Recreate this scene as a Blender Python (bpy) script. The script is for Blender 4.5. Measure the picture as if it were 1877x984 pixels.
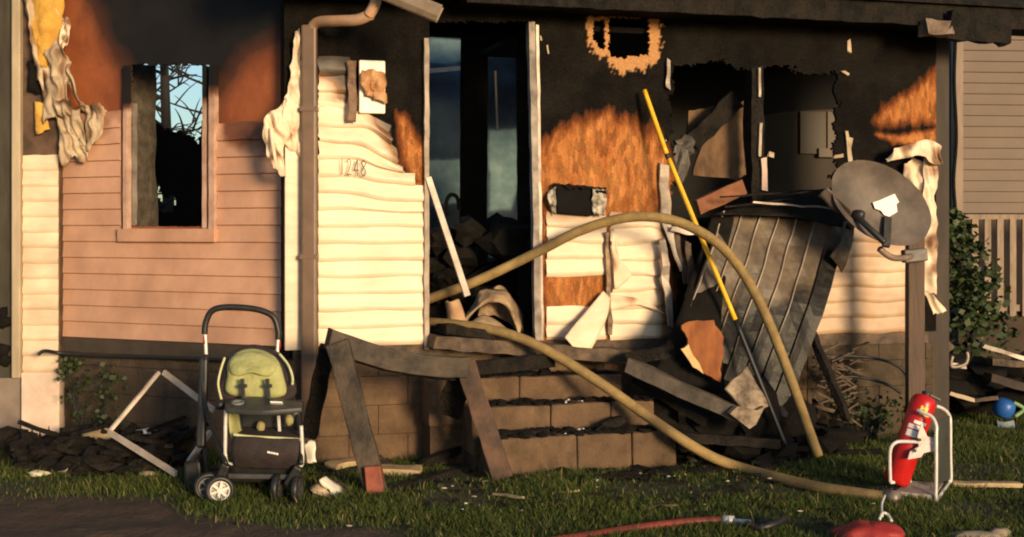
import bpy, bmesh, math, random
import numpy as np
from mathutils import Vector, noise as mnoise
R = math.radians
random.seed(7); rng = np.random.default_rng(7)
for o in list(bpy.data.objects): bpy.data.objects.remove(o)
S = bpy.context.scene
COL = S.collection
# ---------------------------------------------------------------- camera
F, CX, HY, EYE = 2400.0, 938.5, 420.0, 1.55        # focal (photo px), centre column, horizon row, eye height
cam = bpy.data.cameras.new('camera'); cam.sensor_width = 36; cam.lens = 36 * F / 1877
cam.shift_y = -(492 - HY) / 1877; cam.clip_end = 2000; cam.clip_start = .05
co = bpy.data.objects.new('camera', cam); COL.objects.link(co)
co.location = (0, 0, EYE); co.rotation_euler = (R(90), 0, 0); S.camera = co
# ---------------------------------------------------------------- light
AZ, EL = 29.0, 9.0                                  # key light: low, front right
w = bpy.data.worlds.new('World'); S.world = w; w.use_nodes = True
nt = w.node_tree; bg = nt.nodes['Background']; sky = nt.nodes.new('ShaderNodeTexSky')
sky.sky_type = 'NISHITA'; sky.sun_disc = False
sky.sun_elevation = R(EL); sky.sun_rotation = R(180 - AZ)
sky.air_density = 1.0; sky.dust_density = 1.0; sky.ozone_density = 2.6
nt.links.new(sky.outputs[0], bg.inputs[0]); bg.inputs[1].default_value = .14
sl = bpy.data.lights.new('sun', 'SUN'); sl.energy = 4.05; sl.angle = R(13); sl.color = (1, .735, .43)
so = bpy.data.objects.new('sun', sl); COL.objects.link(so); so.location = (6, -6, 4)
ldir = Vector((math.sin(R(AZ)) * math.cos(R(EL)), -math.cos(R(AZ)) * math.cos(R(EL)), math.sin(R(EL))))
so.rotation_euler = ldir.to_track_quat('Z', 'Y').to_euler()
S.view_settings.view_transform = 'Standard'; S.view_settings.look = 'None'
S.view_settings.exposure = .35; S.view_settings.gamma = 1
S.render.engine = 'CYCLES'
S.cycles.filter_width = 2.0
# ---------------------------------------------------------------- pixel <-> place
def P(x, y, Y):
    return Vector(((x - CX) / F * Y, Y, EYE - (y - HY) / F * Y))
def G(x, y, z=0.0):                                  # pixel to ground
    return P(x, y, (EYE - z) * F / (y - HY))
def topx(v):                                         # (n,3) -> px, py
    v = np.asarray(v, float)
    return CX + F * v[..., 0] / v[..., 1], HY - F * (v[..., 2] - EYE) / v[..., 1]
class Wall:
    def __init__(s, x0, y0, x1, y1):
        s.o = Vector((x0, y0, 0)); s.u = Vector((x1 - x0, y1 - y0, 0)).normalized()
        s.n = Vector((s.u.y, -s.u.x, 0))
    def at(s, u, z, d=0): return s.o + s.u * u + s.n * d + Vector((0, 0, z))
    def hit(s, x, y, d=0):
        r = Vector(((x - CX) / F, 1, -(y - HY) / F)); c = Vector((0, 0, EYE))
        t = ((s.o + s.n * d - c).dot(s.n)) / r.dot(s.n); p = c + r * t
        return (p - s.o).dot(s.u), p.z
    def px(s, x, y, d=0):
        u, z = s.hit(x, y, d); return s.at(u, z, d)
FW = Wall(-1.499, 8.599, -1.499 + 4.27, 8.599 + 1.24)      # burnt front wall
LW = Wall(-3.36, 9.62, -1.527, 8.77)                          # set-back wall on the left
PW = Wall(-3.9, 9.5, 0, 9.5)                                # pier at the left end
def sdist(px, py, poly):
    """signed distance to polygon, positive inside (vectorised)"""
    px = np.asarray(px, float); py = np.asarray(py, float)
    d = np.full(px.shape, 1e9); ins = np.zeros(px.shape, bool); n = len(poly)
    for i in range(n):
        ax, ay = poly[i]; bx, by = poly[(i + 1) % n]
        ex, ey = bx - ax, by - ay; L = ex * ex + ey * ey + 1e-9
        t = np.clip(((px - ax) * ex + (py - ay) * ey) / L, 0, 1)
        d = np.minimum(d, np.hypot(px - ax - t * ex, py - ay - t * ey))
        c = ((ay > py) != (by > py)) & (px < (bx - ax) * (py - ay) / (by - ay + 1e-12) + ax)
        ins ^= c
    return np.where(ins, d, -d)
def nz(p, s=1.0, seed=0.0):
    return mnoise.noise(Vector((p[0] * s + seed, p[1] * s - seed * .7, p[2] * s + seed * 1.3)))
# ---------------------------------------------------------------- materials
MATS = {}
def mat(name, c1, c2=None, rough=.7, metal=0.0, scale=8, bump=.0, bscale=None, soot=None, stretch=(1, 1, 1), grime=0.0, detail=4, spec=.4, emit=None, flake=0.0, crackle=0.0):
    if name in MATS: return MATS[name]
    m = bpy.data.materials.new(name); m.use_nodes = True; t = m.node_tree; N = t.nodes; K = t.links
    b = N['Principled BSDF']; b.inputs['Roughness'].default_value = rough; b.inputs['Metallic'].default_value = metal
    b.inputs['Specular IOR Level'].default_value = spec
    c2 = c2 or tuple(v * .7 for v in c1)
    tc = N.new('ShaderNodeTexCoord'); mp = N.new('ShaderNodeMapping'); mp.inputs['Scale'].default_value = stretch
    K.new(tc.outputs['Object'], mp.inputs[0])
    no = N.new('ShaderNodeTexNoise'); no.inputs['Scale'].default_value = scale; no.inputs['Detail'].default_value = detail
    no.inputs['Roughness'].default_value = .62
    K.new(mp.outputs[0], no.inputs['Vector'])
    rp = N.new('ShaderNodeValToRGB'); rp.color_ramp.elements[0].position = .36; rp.color_ramp.elements[1].position = .66
    rp.color_ramp.elements[0].color = (*c2, 1); rp.color_ramp.elements[1].color = (*c1, 1)
    K.new(no.outputs['Fac'], rp.inputs[0]); out = rp.outputs[0]
    if flake:      # wood strands: stretched cells of slightly different brightness
        vm = N.new('ShaderNodeMapping'); vm.inputs['Scale'].default_value = (1, 1, .30); vm.inputs['Rotation'].default_value = (0, .25, 0); K.new(tc.outputs['Object'], vm.inputs[0])
        vo = N.new('ShaderNodeTexVoronoi'); vo.inputs['Scale'].default_value = 42; K.new(vm.outputs[0], vo.inputs['Vector'])
        sp_ = N.new('ShaderNodeSeparateColor'); K.new(vo.outputs['Color'], sp_.inputs[0])
        fr_ = N.new('ShaderNodeMapRange'); fr_.inputs[3].default_value = 1 - flake; fr_.inputs[4].default_value = 1 + flake; K.new(sp_.outputs[0], fr_.inputs[0])
        fm = N.new('ShaderNodeMix'); fm.data_type = 'RGBA'; fm.blend_type = 'MULTIPLY'; fm.inputs['Factor'].default_value = 1
        K.new(out, fm.inputs['A']); K.new(fr_.outputs[0], fm.inputs['B']); out = fm.outputs['Result']
    if grime:
        g = N.new('ShaderNodeTexNoise'); g.inputs['Scale'].default_value = 2.3; g.inputs['Detail'].default_value = 7
        K.new(tc.outputs['Object'], g.inputs['Vector'])
        gr = N.new('ShaderNodeValToRGB'); gr.color_ramp.elements[0].position = .45; gr.color_ramp.elements[1].position = .75
        gr.color_ramp.elements[0].color = (0, 0, 0, 1); gr.color_ramp.elements[1].color = (grime, grime, grime, 1)
        K.new(g.outputs['Fac'], gr.inputs[0])
        mx = N.new('ShaderNodeMix'); mx.data_type = 'RGBA'; K.new(gr.outputs[0], mx.inputs['Factor'])
        K.new(out, mx.inputs['A']); mx.inputs['B'].default_value = (.03, .022, .016, 1); out = mx.outputs['Result']
    if soot:       # vertex attribute: 0 clean .. 1 charred, broken up by noise
        at = N.new('ShaderNodeAttribute'); at.attribute_name = 'soot'
        n2 = N.new('ShaderNodeTexNoise'); n2.inputs['Scale'].default_value = soot.get('scale', 14); n2.inputs['Detail'].default_value = 6
        mp2 = N.new('ShaderNodeMapping'); mp2.inputs['Scale'].default_value = soot.get('st', (1, 1, 1)); K.new(tc.outputs['Object'], mp2.inputs[0])
        K.new(mp2.outputs[0], n2.inputs['Vector'])
        mr = N.new('ShaderNodeMath'); mr.operation = 'MULTIPLY_ADD'; mr.inputs[1].default_value = soot.get('amp', .7); mr.inputs[2].default_value = -soot.get('amp', .7) / 2
        K.new(n2.outputs['Fac'], mr.inputs[0])
        sub = N.new('ShaderNodeMath'); sub.operation = 'ADD'; K.new(at.outputs['Fac'], sub.inputs[0]); K.new(mr.outputs[0], sub.inputs[1])
        sr = N.new('ShaderNodeValToRGB'); e = sr.color_ramp.elements
        e[0].position = .22; e[0].color = (0, 0, 0, 1); e[1].position = .72; e[1].color = (1, 1, 1, 1)
        K.new(sub.outputs[0], sr.inputs[0])
        mid = soot.get('mid', (.16, .05, .018)); black = soot.get('black', (.0032, .0025, .0020))
        m1 = N.new('ShaderNodeMix'); m1.data_type = 'RGBA'
        r1 = N.new('ShaderNodeMapRange'); r1.inputs[1].default_value = 0; r1.inputs[2].default_value = .5; K.new(sr.outputs[0], r1.inputs[0])
        K.new(r1.outputs[0], m1.inputs['Factor']); K.new(out, m1.inputs['A']); m1.inputs['B'].default_value = (*mid, 1)
        m2 = N.new('ShaderNodeMix'); m2.data_type = 'RGBA'
        r2 = N.new('ShaderNodeMapRange'); r2.inputs[1].default_value = .4; r2.inputs[2].default_value = 1; K.new(sr.outputs[0], r2.inputs[0])
        K.new(r2.outputs[0], m2.inputs['Factor']); K.new(m1.outputs['Result'], m2.inputs['A']); 
        n4 = N.new('ShaderNodeTexNoise'); n4.inputs['Scale'].default_value = 3.1; n4.inputs['Detail'].default_value = 8; n4.inputs['Roughness'].default_value = .7
        K.new(tc.outputs['Object'], n4.inputs['Vector']); br = N.new('ShaderNodeValToRGB'); be = br.color_ramp.elements
        be[0].position = .42; be[0].color = (*black, 1); be[1].position = .72; be[1].color = tuple(v * soot.get('ash', 3.0) for v in black) + (1,)
        K.new(n4.outputs['Fac'], br.inputs[0]); K.new(br.outputs[0], m2.inputs['B'])
        out = m2.outputs['Result']
        if soot.get('fresh_or_highlight'):
            a3 = N.new('ShaderNodeAttribute'); a3.attribute_name = 'fresh_or_highlight'
            m3 = N.new('ShaderNodeMix'); m3.data_type = 'RGBA'; K.new(a3.outputs['Fac'], m3.inputs['Factor'])
            K.new(out, m3.inputs['A']); m3.inputs['B'].default_value = (*soot['fresh_or_highlight'], 1); out = m3.outputs['Result']
    K.new(out, b.inputs['Base Color'])
    if emit: b.inputs['Emission Color'].default_value = (*emit[:3], 1); b.inputs['Emission Strength'].default_value = emit[3]
    if bump:
        nb = N.new('ShaderNodeTexNoise'); nb.inputs['Scale'].default_value = bscale or scale * 3; nb.inputs['Detail'].default_value = 5
        K.new(mp.outputs[0], nb.inputs['Vector'])
        bp = N.new('ShaderNodeBump'); bp.inputs['Strength'].default_value = bump; bp.inputs['Distance'].default_value = .02
        K.new(nb.outputs['Fac'], bp.inputs['Height']); K.new(bp.outputs[0], b.inputs['Normal'])
        if crackle:
            cv = N.new('ShaderNodeTexVoronoi'); cv.feature = 'DISTANCE_TO_EDGE'; cv.inputs['Scale'].default_value = crackle; K.new(tc.outputs['Object'], cv.inputs['Vector'])
            cr_ = N.new('ShaderNodeMapRange'); cr_.inputs[2].default_value = .12; K.new(cv.outputs['Distance'], cr_.inputs[0])
            b2 = N.new('ShaderNodeBump'); b2.inputs['Strength'].default_value = .5; b2.inputs['Distance'].default_value = .01
            K.new(cr_.outputs[0], b2.inputs['Height']); K.new(bp.outputs[0], b2.inputs['Normal']); K.new(b2.outputs[0], b.inputs['Normal'])
    MATS[name] = m; return m
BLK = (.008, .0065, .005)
osb = mat('scorched_strand_board', (.42, .175, .056), (.25, .08, .022), .85, scale=9, stretch=(1.3, 1.3, .5), bump=.3, bscale=40, soot=dict(scale=12, amp=.95, st=(1.3, 1.3, .5), mid=(.17, .05, .015), fresh_or_highlight=(.46, .235, .10), ash=4), detail=8, spec=.12, flake=.32, crackle=34)
redboard = mat('smoked_red_board', (.30, .088, .030), (.20, .054, .019), .7, scale=4, bump=.15, soot=dict(scale=5, amp=.35, mid=(.07, .022, .010)))
vinyl = mat('cream_vinyl_siding', (.80, .645, .47), (.70, .54, .385), .5, scale=5, stretch=(.6, .6, 3), bump=.08, bscale=14, soot=dict(scale=4, amp=.25, mid=(.25, .12, .05), black=(.04, .03, .022)), grime=.26)
vinylp = mat('red_lit_vinyl_siding', (.57, .325, .215), (.45, .245, .158), .55, scale=3.5, stretch=(1, 1, .8), bump=.1, bscale=12, soot=dict(scale=7, amp=.5, mid=(.20, .07, .03), black=(.03, .02, .015)), grime=.25)  # same siding as the cream; dim reddish light put into its colour
whitetrim = mat('dirty_white_trim', (.66, .56, .46), (.42, .34, .27), .55, scale=7, bump=.1, grime=.3)
greytrim = mat('grey_metal_trim', (.36, .30, .26), (.2, .16, .13), .45, metal=.3, scale=9, grime=.4)
brownpipe = mat('brown_painted_downspout', (.17, .105, .07), (.12, .075, .05), .45, scale=6, grime=.2, bump=.05)
char = mat('charred_timber', (.020, .0148, .011), (.004, .004, .0033), .88, scale=9, stretch=(1, 1, 1), bump=.8, bscale=36, detail=8, spec=.22, crackle=28)
charb = mat('scorched_brown_timber', (.13, .085, .055), (.035, .024, .017), .75, scale=9, bump=.6, bscale=30, detail=7)
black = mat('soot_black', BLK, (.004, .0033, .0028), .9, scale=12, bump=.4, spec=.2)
block = mat('concrete_block', (.155, .094, .052), (.08, .049, .028), .92, scale=6, detail=8, bump=.5, bscale=60, grime=.35)
blockd = mat('shaded_setback_block', (.085, .058, .038), (.05, .034, .023), .9, scale=10, bump=.4, bscale=50, grime=.4)  # darker block copy: shadow on the set-back foundation put into its colour
mortar = mat('mortar', (.105, .066, .038), (.06, .038, .023), .95, scale=30, bump=.4)
hosem = mat('tan_hose_jacket', (.36, .245, .095), (.22, .145, .055), .85, scale=9, bump=.35, bscale=110, grime=.55, detail=7)
redrub = mat('red_rubber', (.20, .035, .022), (.13, .02, .014), .5, scale=12, grime=.2)
yellow = mat('yellow_fibreglass', (.85, .50, .02), (.72, .40, .015), .4, scale=20, grime=.12)
dgrey = mat('dark_grey_plastic', (.05, .05, .05), (.03, .03, .03), .5, scale=14)
bplastic = mat('black_plastic', (.02, .02, .02), (.012, .012, .012), .45, scale=20)
greenfab = mat('lime_green_fabric', (.40, .40, .17), (.28, .28, .11), .9, scale=7, bump=.6, bscale=22, grime=.35, detail=7)
plumfab = mat('dark_plum_fabric', (.036, .024, .024), (.022, .015, .015), .85, scale=12, bump=.3, bscale=80)
steel = mat('pale_metal_tube', (.66, .63, .60), (.55, .52, .49), .35, metal=.15, scale=20)
redpaint = mat('red_gloss_paint', (.50, .014, .012), (.40, .010, .010), .32, scale=9, grime=.08)
labw = mat('white_label', (.80, .78, .74), (.7, .68, .64), .5, scale=30, grime=.1)
laby = mat('yellow_label', (.85, .60, .08), (.8, .5, .05), .5, scale=30)
dishm = mat('smoked_grey_dish', (.17, .13, .108), (.065, .051, .043), .55, scale=3.6, bump=.15, grime=.6)
scorched_metal = mat('smoked_corrugated_metal', (.17, .13, .092), (.055, .041, .03), .45, scale=4.5, detail=8, bump=.3, spec=.2, soot=dict(scale=7, amp=.55, mid=(.085, .058, .036), black=(.006, .0052, .0045), fresh_or_highlight=(.44, .36, .27)))
foam = mat('yellow_insulation_foam', (.62, .36, .07), (.45, .24, .04), .95, scale=9, bump=.7, bscale=20)
blue_lit_plaster = mat('smoked_blue_lit_plaster', (.28, .40, .40), (.16, .27, .28), .9, scale=6, soot=dict(scale=5, amp=.6, mid=(.055, .09, .125), black=(.016, .024, .033)))  # blue dusk light in the room put into the plaster and smoke colours
greybrown = mat('smoked_grey_panel', (.045, .034, .025), (.03, .023, .017), .85, scale=3, soot=dict(scale=5, amp=.4, mid=(.06, .045, .035)))
neigh = mat('beige_neighbour_siding', (.135, .092, .068), (.118, .080, .058), .6, scale=3, bump=.05, grime=.1)
dwood = mat('weathered_deck_wood', (.30, .22, .165), (.20, .145, .108), .85, scale=8, stretch=(3, 3, .5), bump=.3)
soil = mat('bare_brown_soil', (.085, .050, .028), (.050, .030, .018), .95, scale=7, bump=.8, bscale=25, detail=8)
turf = mat('dark_turf_soil', (.065, .060, .022), (.035, .034, .014), .95, scale=5, bump=.8, bscale=30)
leafm = mat('dark_green_leaf', (.04, .062, .017), (.02, .032, .009), .6, scale=3)
bark = mat('tree_bark', (.022, .018, .016), (.012, .010, .009), .9, scale=10, stretch=(3, 3, .5), bump=.7)
bluep = mat('blue_plastic', (.02, .12, .42), (.02, .09, .33), .4, scale=8)
sandb = mat('pale_raw_board', (.50, .37, .20), (.36, .25, .13), .8, scale=8, stretch=(1, 1, 1), bump=.2, grime=.35)
def grassmat():
    m = bpy.data.materials.new('grass_blades'); m.use_nodes = True; t = m.node_tree; b = t.nodes['Principled BSDF']
    a = t.nodes.new('ShaderNodeAttribute'); a.attribute_name = 'tint'
    r = t.nodes.new('ShaderNodeValToRGB'); e = r.color_ramp.elements
    e[0].color = (.024, .036, .009, 1); e[1].color = (.13, .15, .042, 1)
    k = e.new(.93); k.color = (.085, .108, .027, 1); k = e.new(1.0); k.color = (.24, .19, .08, 1)
    t.links.new(a.outputs['Fac'], r.inputs[0]); t.links.new(r.outputs[0], b.inputs['Base Color'])
    b.inputs['Roughness'].default_value = .8; b.inputs['Specular IOR Level'].default_value = .1
    return m
grassm = grassmat()
# ---------------------------------------------------------------- object helpers
def props(o, label=None, cat=None, group=None, kind=None):
    if label: o['label'] = label
    if cat: o['category'] = cat
    if group: o['group'] = group
    if kind: o['kind'] = kind
    return o
def thing(name, loc, label, cat, group=None):
    o = bpy.data.objects.new(name, None); COL.objects.link(o); o.location = loc; o.empty_display_size = .1
    return props(o, label, cat, group)
def origin(o):
    while o is not None and o.parent is not None: o = o.parent
    return Vector(o.location) if o else Vector((0, 0, 0))
class MB:
    def __init__(s): s.v = []; s.f = []; s.attr = {}
    def add(s, vs, fs):
        b = len(s.v); s.v += [tuple(v) for v in vs]; s.f += [tuple(i + b for i in f) for f in fs]; return b
    def box8(s, p):      # p: 4 bottom then 4 top, same order
        s.add(p, [(3, 2, 1, 0), (4, 5, 6, 7), (0, 1, 5, 4), (1, 2, 6, 5), (2, 3, 7, 6), (3, 0, 4, 7)])
    def wbox(s, W, u0, u1, z0, z1, d0, d1):
        s.box8([W.at(u0, z0, d1), W.at(u1, z0, d1), W.at(u1, z0, d0), W.at(u0, z0, d0),
                W.at(u0, z1, d1), W.at(u1, z1, d1), W.at(u1, z1, d0), W.at(u0, z1, d0)])
    def beam(s, p0, p1, wd, ht, up=(0, 0, 1), seg=1, rag=0.0, bow=0.0, taper=1.0):
        p0 = Vector(p0); p1 = Vector(p1); a = (p1 - p0).normalized(); up = Vector(up)
        if abs(a.dot(up)) > .98: up = Vector((0, 1, 0))
        x = a.cross(up).normalized(); y = x.cross(a).normalized(); rows = []
        for i in range(seg + 1):
            t = i / seg; c = p0.lerp(p1, t) + y * (bow * 4 * t * (1 - t)); k = 1 + (taper - 1) * t; r = []
            for sx, sy in ((-1, -1), (1, -1), (1, 1), (-1, 1)):
                q = c + x * (sx * wd / 2 * k) + y * (sy * ht / 2 * k)
                if rag: q += Vector((nz(q, 9, 3), nz(q, 9, 11), nz(q, 9, 23))) * rag + a * (nz(q, 25, 5) * rag * (2 if i in (0, seg) else 0))
                r.append(q)
            rows.append(r)
        b = len(s.v)
        for r in rows: s.v += [tuple(q) for q in r]
        for i in range(seg):
            for k in range(4):
                s.f.append((b + i * 4 + k, b + i * 4 + (k + 1) % 4, b + i * 4 + 4 + (k + 1) % 4, b + i * 4 + 4 + k))
        s.f.append((b + 3, b + 2, b + 1, b)); e = b + seg * 4; s.f.append((e, e + 1, e + 2, e + 3))
    def tube(s, pts, r, n=10, sub=6, flat=1.0, closed=False, smooth=True):
        pts = [Vector(p) for p in pts]
        if smooth and len(pts) > 2: pts = catmull(pts, sub, closed)
        rr = r if callable(r) else (lambda t: r); m = len(pts); b = len(s.v)
        px = None
        for i, p in enumerate(pts):
            if closed: a = pts[(i + 1) % m] - pts[i - 1]
            else: a = pts[min(i + 1, m - 1)] - pts[max(i - 1, 0)]
            a.normalize()
            if px is None:
                px = a.cross(Vector((0, 0, 1)))
                if px.length < .1: px = a.cross(Vector((0, 1, 0)))
            px = (px - a * px.dot(a)).normalized(); py = a.cross(px)
            q = rr(i / max(1, m - 1))
            for k in range(n):
                t = 2 * math.pi * k / n
                s.v.append(tuple(p + px * math.cos(t) * q + py * math.sin(t) * q * flat))
        for i in range(m if closed else m - 1):
            j = (i + 1) % m
            for k in range(n):
                s.f.append((b + i * n + k, b + i * n + (k + 1) % n, b + j * n + (k + 1) % n, b + j * n + k))
        if not closed:
            s.f.append(tuple(b + k for k in reversed(range(n)))); e = b + (m - 1) * n; s.f.append(tuple(e + k for k in range(n)))
    def loft(s, A, B, n=14, m=8, thick=.004, amp=0.0, scale=6, seed=0.0, belly=0.0, jag=0.0):
        """crumpled sheet between two side curves, with thickness"""
        A = catmull([Vector(p) for p in A], 10); B = catmull([Vector(p) for p in B], 10)
        def samp(L, t):
            k = t * (len(L) - 1); i = min(int(k), len(L) - 2); return L[i].lerp(L[i + 1], k - i)
        g = []
        for i in range(n + 1):
            t = i / n; a = samp(A, t); c = samp(B, t); row = []
            for j in range(m + 1):
                q = a.lerp(c, j / m)
                e = math.sin(math.pi * j / m)
                off = Vector((nz(q, scale, seed) * .35, -abs(belly) * e + nz(q, scale, seed + 9) - .0, nz(q, scale, seed + 31) * .3)) * 1.0
                off.y = -belly * e + (nz(q, scale * .6, seed + 9) + 1.3 * abs(nz((q.x * 1.6 + q.z * .5, q.y, q.z * .45), scale * .9, seed + 19)) - .4) * amp
                off.x = nz(q, scale, seed) * amp * .4; off.z = nz(q, scale, seed + 31) * amp * .4
                if jag and i in (0, n): off.z += nz(q, 40, seed + 3) * jag + nz(q, 14, seed + 8) * jag
                row.append(q + off)
            g.append(row)
        b = len(s.v); w_ = m + 1; cnt = (n + 1) * w_
        nrm = [[Vector((0, 0, 0))] * w_ for _ in range(n + 1)]
        for i in range(n + 1):
            for j in range(w_):
                du = g[i][min(j + 1, m)] - g[i][max(j - 1, 0)]; dv = g[min(i + 1, n)][j] - g[max(i - 1, 0)][j]
                nn = du.cross(dv); nrm[i][j] = nn.normalized() if nn.length > 1e-9 else Vector((0, -1, 0))
        for k in (0, 1):
            for i in range(n + 1):
                for j in range(w_): s.v.append(tuple(g[i][j] - nrm[i][j] * (thick * k)))
        for i in range(n):
            for j in range(m):
                q = b + i * w_ + j; s.f.append((q, q + 1, q + w_ + 1, q + w_)); q += cnt; s.f.append((q + w_, q + w_ + 1, q + 1, q))
        rim = [(0, j) for j in range(m)] + [(i, m) for i in range(n)] + [(n, j) for j in range(m, 0, -1)] + [(i, 0) for i in range(n, 0, -1)]
        for k in range(len(rim)):
            a = b + rim[k][0] * w_ + rim[k][1]; c = rim[(k + 1) % len(rim)]; c = b + c[0] * w_ + c[1]
            s.f.append((a, a + cnt, c + cnt, c))
    def prism(s, pts, thick):
        """extrude a closed outline (3D points, roughly planar) along thick vector"""
        n = len(pts); b = len(s.v); tv = Vector(thick)
        s.v += [tuple(Vector(p)) for p in pts] + [tuple(Vector(p) + tv) for p in pts]
        s.f.append(tuple(b + i for i in range(n))); s.f.append(tuple(b + n + i for i in reversed(range(n))))
        for i in range(n): s.f.append((b + i, b + n + i, b + n + (i + 1) % n, b + (i + 1) % n))
    def ico(s, c, r, seed=0, rough=.35, sq=(1, 1, 1), lev=2):
        bm = bmesh.new(); bmesh.ops.create_icosphere(bm, subdivisions=lev, radius=1); c = Vector(c); off = len(s.v)
        for v in bm.verts:
            q = v.co * (1 + rough * nz(v.co, 1.7, seed))
            s.v.append(tuple(c + Vector((q.x * sq[0], q.y * sq[1], q.z * sq[2])) * r))
        for f in bm.faces: s.f.append(tuple(off + v.index for v in f.verts))
        bm.free()
    def lathe(s, prof, c, axis, n=24, xref=None):
        axis = Vector(axis).normalized(); c = Vector(c)
        x = axis.cross(Vector((0, 0, 1)) if abs(axis.z) < .9 else Vector((0, 1, 0))).normalized(); y = axis.cross(x)
        b = len(s.v)
        for r, h in prof:
            for k in range(n):
                t = 2 * math.pi * k / n; s.v.append(tuple(c + axis * h + (x * math.cos(t) + y * math.sin(t)) * r))
        for i in range(len(prof) - 1):
            for k in range(n): s.f.append((b + i * n + k, b + i * n + (k + 1) % n, b + (i + 1) * n + (k + 1) % n, b + (i + 1) * n + k))
        s.f.append(tuple(b + k for k in reversed(range(n)))); e = b + (len(prof) - 1) * n; s.f.append(tuple(e + k for k in range(n)))
    def build(s, name, material, parent=None, smooth=False, bevel=0.0, kind=None, label=None, tidy=True):
        o0 = origin(parent)
        me = bpy.data.meshes.new(name); me.from_pydata([(v[0] - o0.x, v[1] - o0.y, v[2] - o0.z) for v in s.v], [], s.f)
        for k, a in s.attr.items():
            la = me.attributes.new(k, 'FLOAT', 'POINT'); la.data.foreach_set('value', np.asarray(a, dtype=np.float32))
        if tidy:
            bm = bmesh.new(); bm.from_mesh(me); bmesh.ops.recalc_face_normals(bm, faces=bm.faces); bm.to_mesh(me); bm.free()
        me.materials.append(material)
        if smooth: me.polygons.foreach_set('use_smooth', [True] * len(me.polygons))
        o = bpy.data.objects.new(name, me); COL.objects.link(o)
        if parent: o.parent = parent
        if bevel:
            md = o.modifiers.new('bevel', 'BEVEL'); md.width = bevel; md.segments = 2; md.limit_method = 'ANGLE'
        if smooth == 'auto':
            pass
        if kind: o['kind'] = kind
        if label: o['label'] = label
        return o
def catmull(p, sub=6, closed=False):
    out = []; n = len(p)
    if n < 3 and not closed: return [p[0].lerp(p[1], i / sub) for i in range(sub + 1)]
    for i in range(n if closed else n - 1):
        if closed: a, b, c, d = p[i - 1], p[i], p[(i + 1) % n], p[(i + 2) % n]
        else: a, b, c, d = p[max(i - 1, 0)], p[i], p[i + 1], p[min(i + 2, n - 1)]
        for k in range(sub):
            t = k / sub
            out.append(.5 * ((2 * b) + (c - a) * t + (2 * a - 5 * b + 4 * c - d) * t * t + (3 * b - a - 3 * c + d) * t ** 3))
    if not closed: out.append(p[-1].copy())
    return out
def sootify(mb, base=.1, amp=.6, sc=7, seed=0):
    mb.attr['soot'] = [min(1, max(0, base + amp * nz(v, sc, seed))) for v in mb.v]; return mb
def single(mb, name, m, label, cat, loc=None, group=None, **k):
    """a thing that is one mesh, origin at its own base"""
    vs = np.array(mb.v); c = Vector((vs[:, 0].mean(), vs[:, 1].mean(), vs[:, 2].min()))
    mb.v = [tuple(Vector(v) - c) for v in mb.v]; o = mb.build(name, m, None, **k); o.location = c
    return props(o, label, cat, group)
def slab(W, u0, u1, z0, z1, step, d, thick, keep=None, attrs=None, jit=0.0):
    """wall sheet on a fine grid with openings (keep(px,py)->bool), real thickness and burnt edges"""
    nu = max(1, int(round((u1 - u0) / step))); nzv = max(1, int(round((z1 - z0) / step)))
    U, Z = np.meshgrid(np.linspace(u0, u1, nu + 1), np.linspace(z0, z1, nzv + 1))
    o = np.array(W.o); u = np.array(W.u); n = np.array(W.n)
    def pos(U, Z, d): return o + U[..., None] * u + n * d + np.stack([0 * Z, 0 * Z, Z], -1)
    p = pos(U, Z, d); px, py = topx(p)
    cu, cz = (U[:-1, :-1] + U[1:, 1:]) / 2, (Z[:-1, :-1] + Z[1:, 1:]) / 2
    cx, cy = topx(pos(cu, cz, d)); k = keep(cx, cy) if keep else np.ones(cx.shape, bool)
    used = np.zeros(U.shape, bool); used[:-1, :-1] |= k; used[1:, :-1] |= k; used[:-1, 1:] |= k; used[1:, 1:] |= k
    full = np.zeros(U.shape, int); full[:-1, :-1] += k; full[1:, :-1] += k; full[:-1, 1:] += k; full[1:, 1:] += k
    inner = np.ones(U.shape, bool); inner[0] = inner[-1] = False; inner[:, 0] = inner[:, -1] = False
    edge = used & (full < 4) & inner
    if jit:
        p[edge] += (rng.random((edge.sum(), 1)) - .5) * jit * u + (rng.random((edge.sum(), 1)) - .5) * jit * np.array([0, 0, 1])
    idx = -np.ones(U.shape, int); idx[used] = np.arange(used.sum()); cnt = int(used.sum())
    fr = p[used]; bk = fr - n * thick
    mb = MB(); mb.v = [tuple(x) for x in fr] + [tuple(x) for x in bk]
    ii, jj = np.nonzero(k)
    a, b, c, e = idx[ii, jj], idx[ii, jj + 1], idx[ii + 1, jj + 1], idx[ii + 1, jj]
    fs = np.stack([a, b, c, e], 1); mb.f = [tuple(x) for x in fs] + [tuple(x) for x in (fs[:, ::-1] + cnt)]
    kp = np.pad(k, 1)
    for di, dj, v0, v1 in ((-1, 0, (0, 0), (0, 1)), (1, 0, (1, 1), (1, 0)), (0, -1, (1, 0), (0, 0)), (0, 1, (0, 1), (1, 1))):
        nb = kp[1 + di:1 + di + k.shape[0], 1 + dj:1 + dj + k.shape[1]]
        I, J = np.nonzero(k & ~nb)
        x = idx[I + v0[0], J + v0[1]]; y = idx[I + v1[0], J + v1[1]]
        mb.f += [tuple(q) for q in np.stack([x, x + cnt, y + cnt, y], 1)]
    for name, fn in (attrs or {}).items():
        val = fn(px, py)[used]; mb.attr[name] = np.concatenate([val, val])
    return mb
def clean_of(polys):
    """soot = 1 except inside the given (polygon, softness) patches"""
    def fn(px, py):
        c = np.zeros(px.shape)
        for poly, soft in polys: c = np.maximum(c, np.clip(.5 + sdist(px, py, poly) / soft, 0, 1))
        return 1 - c
    return fn
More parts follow.
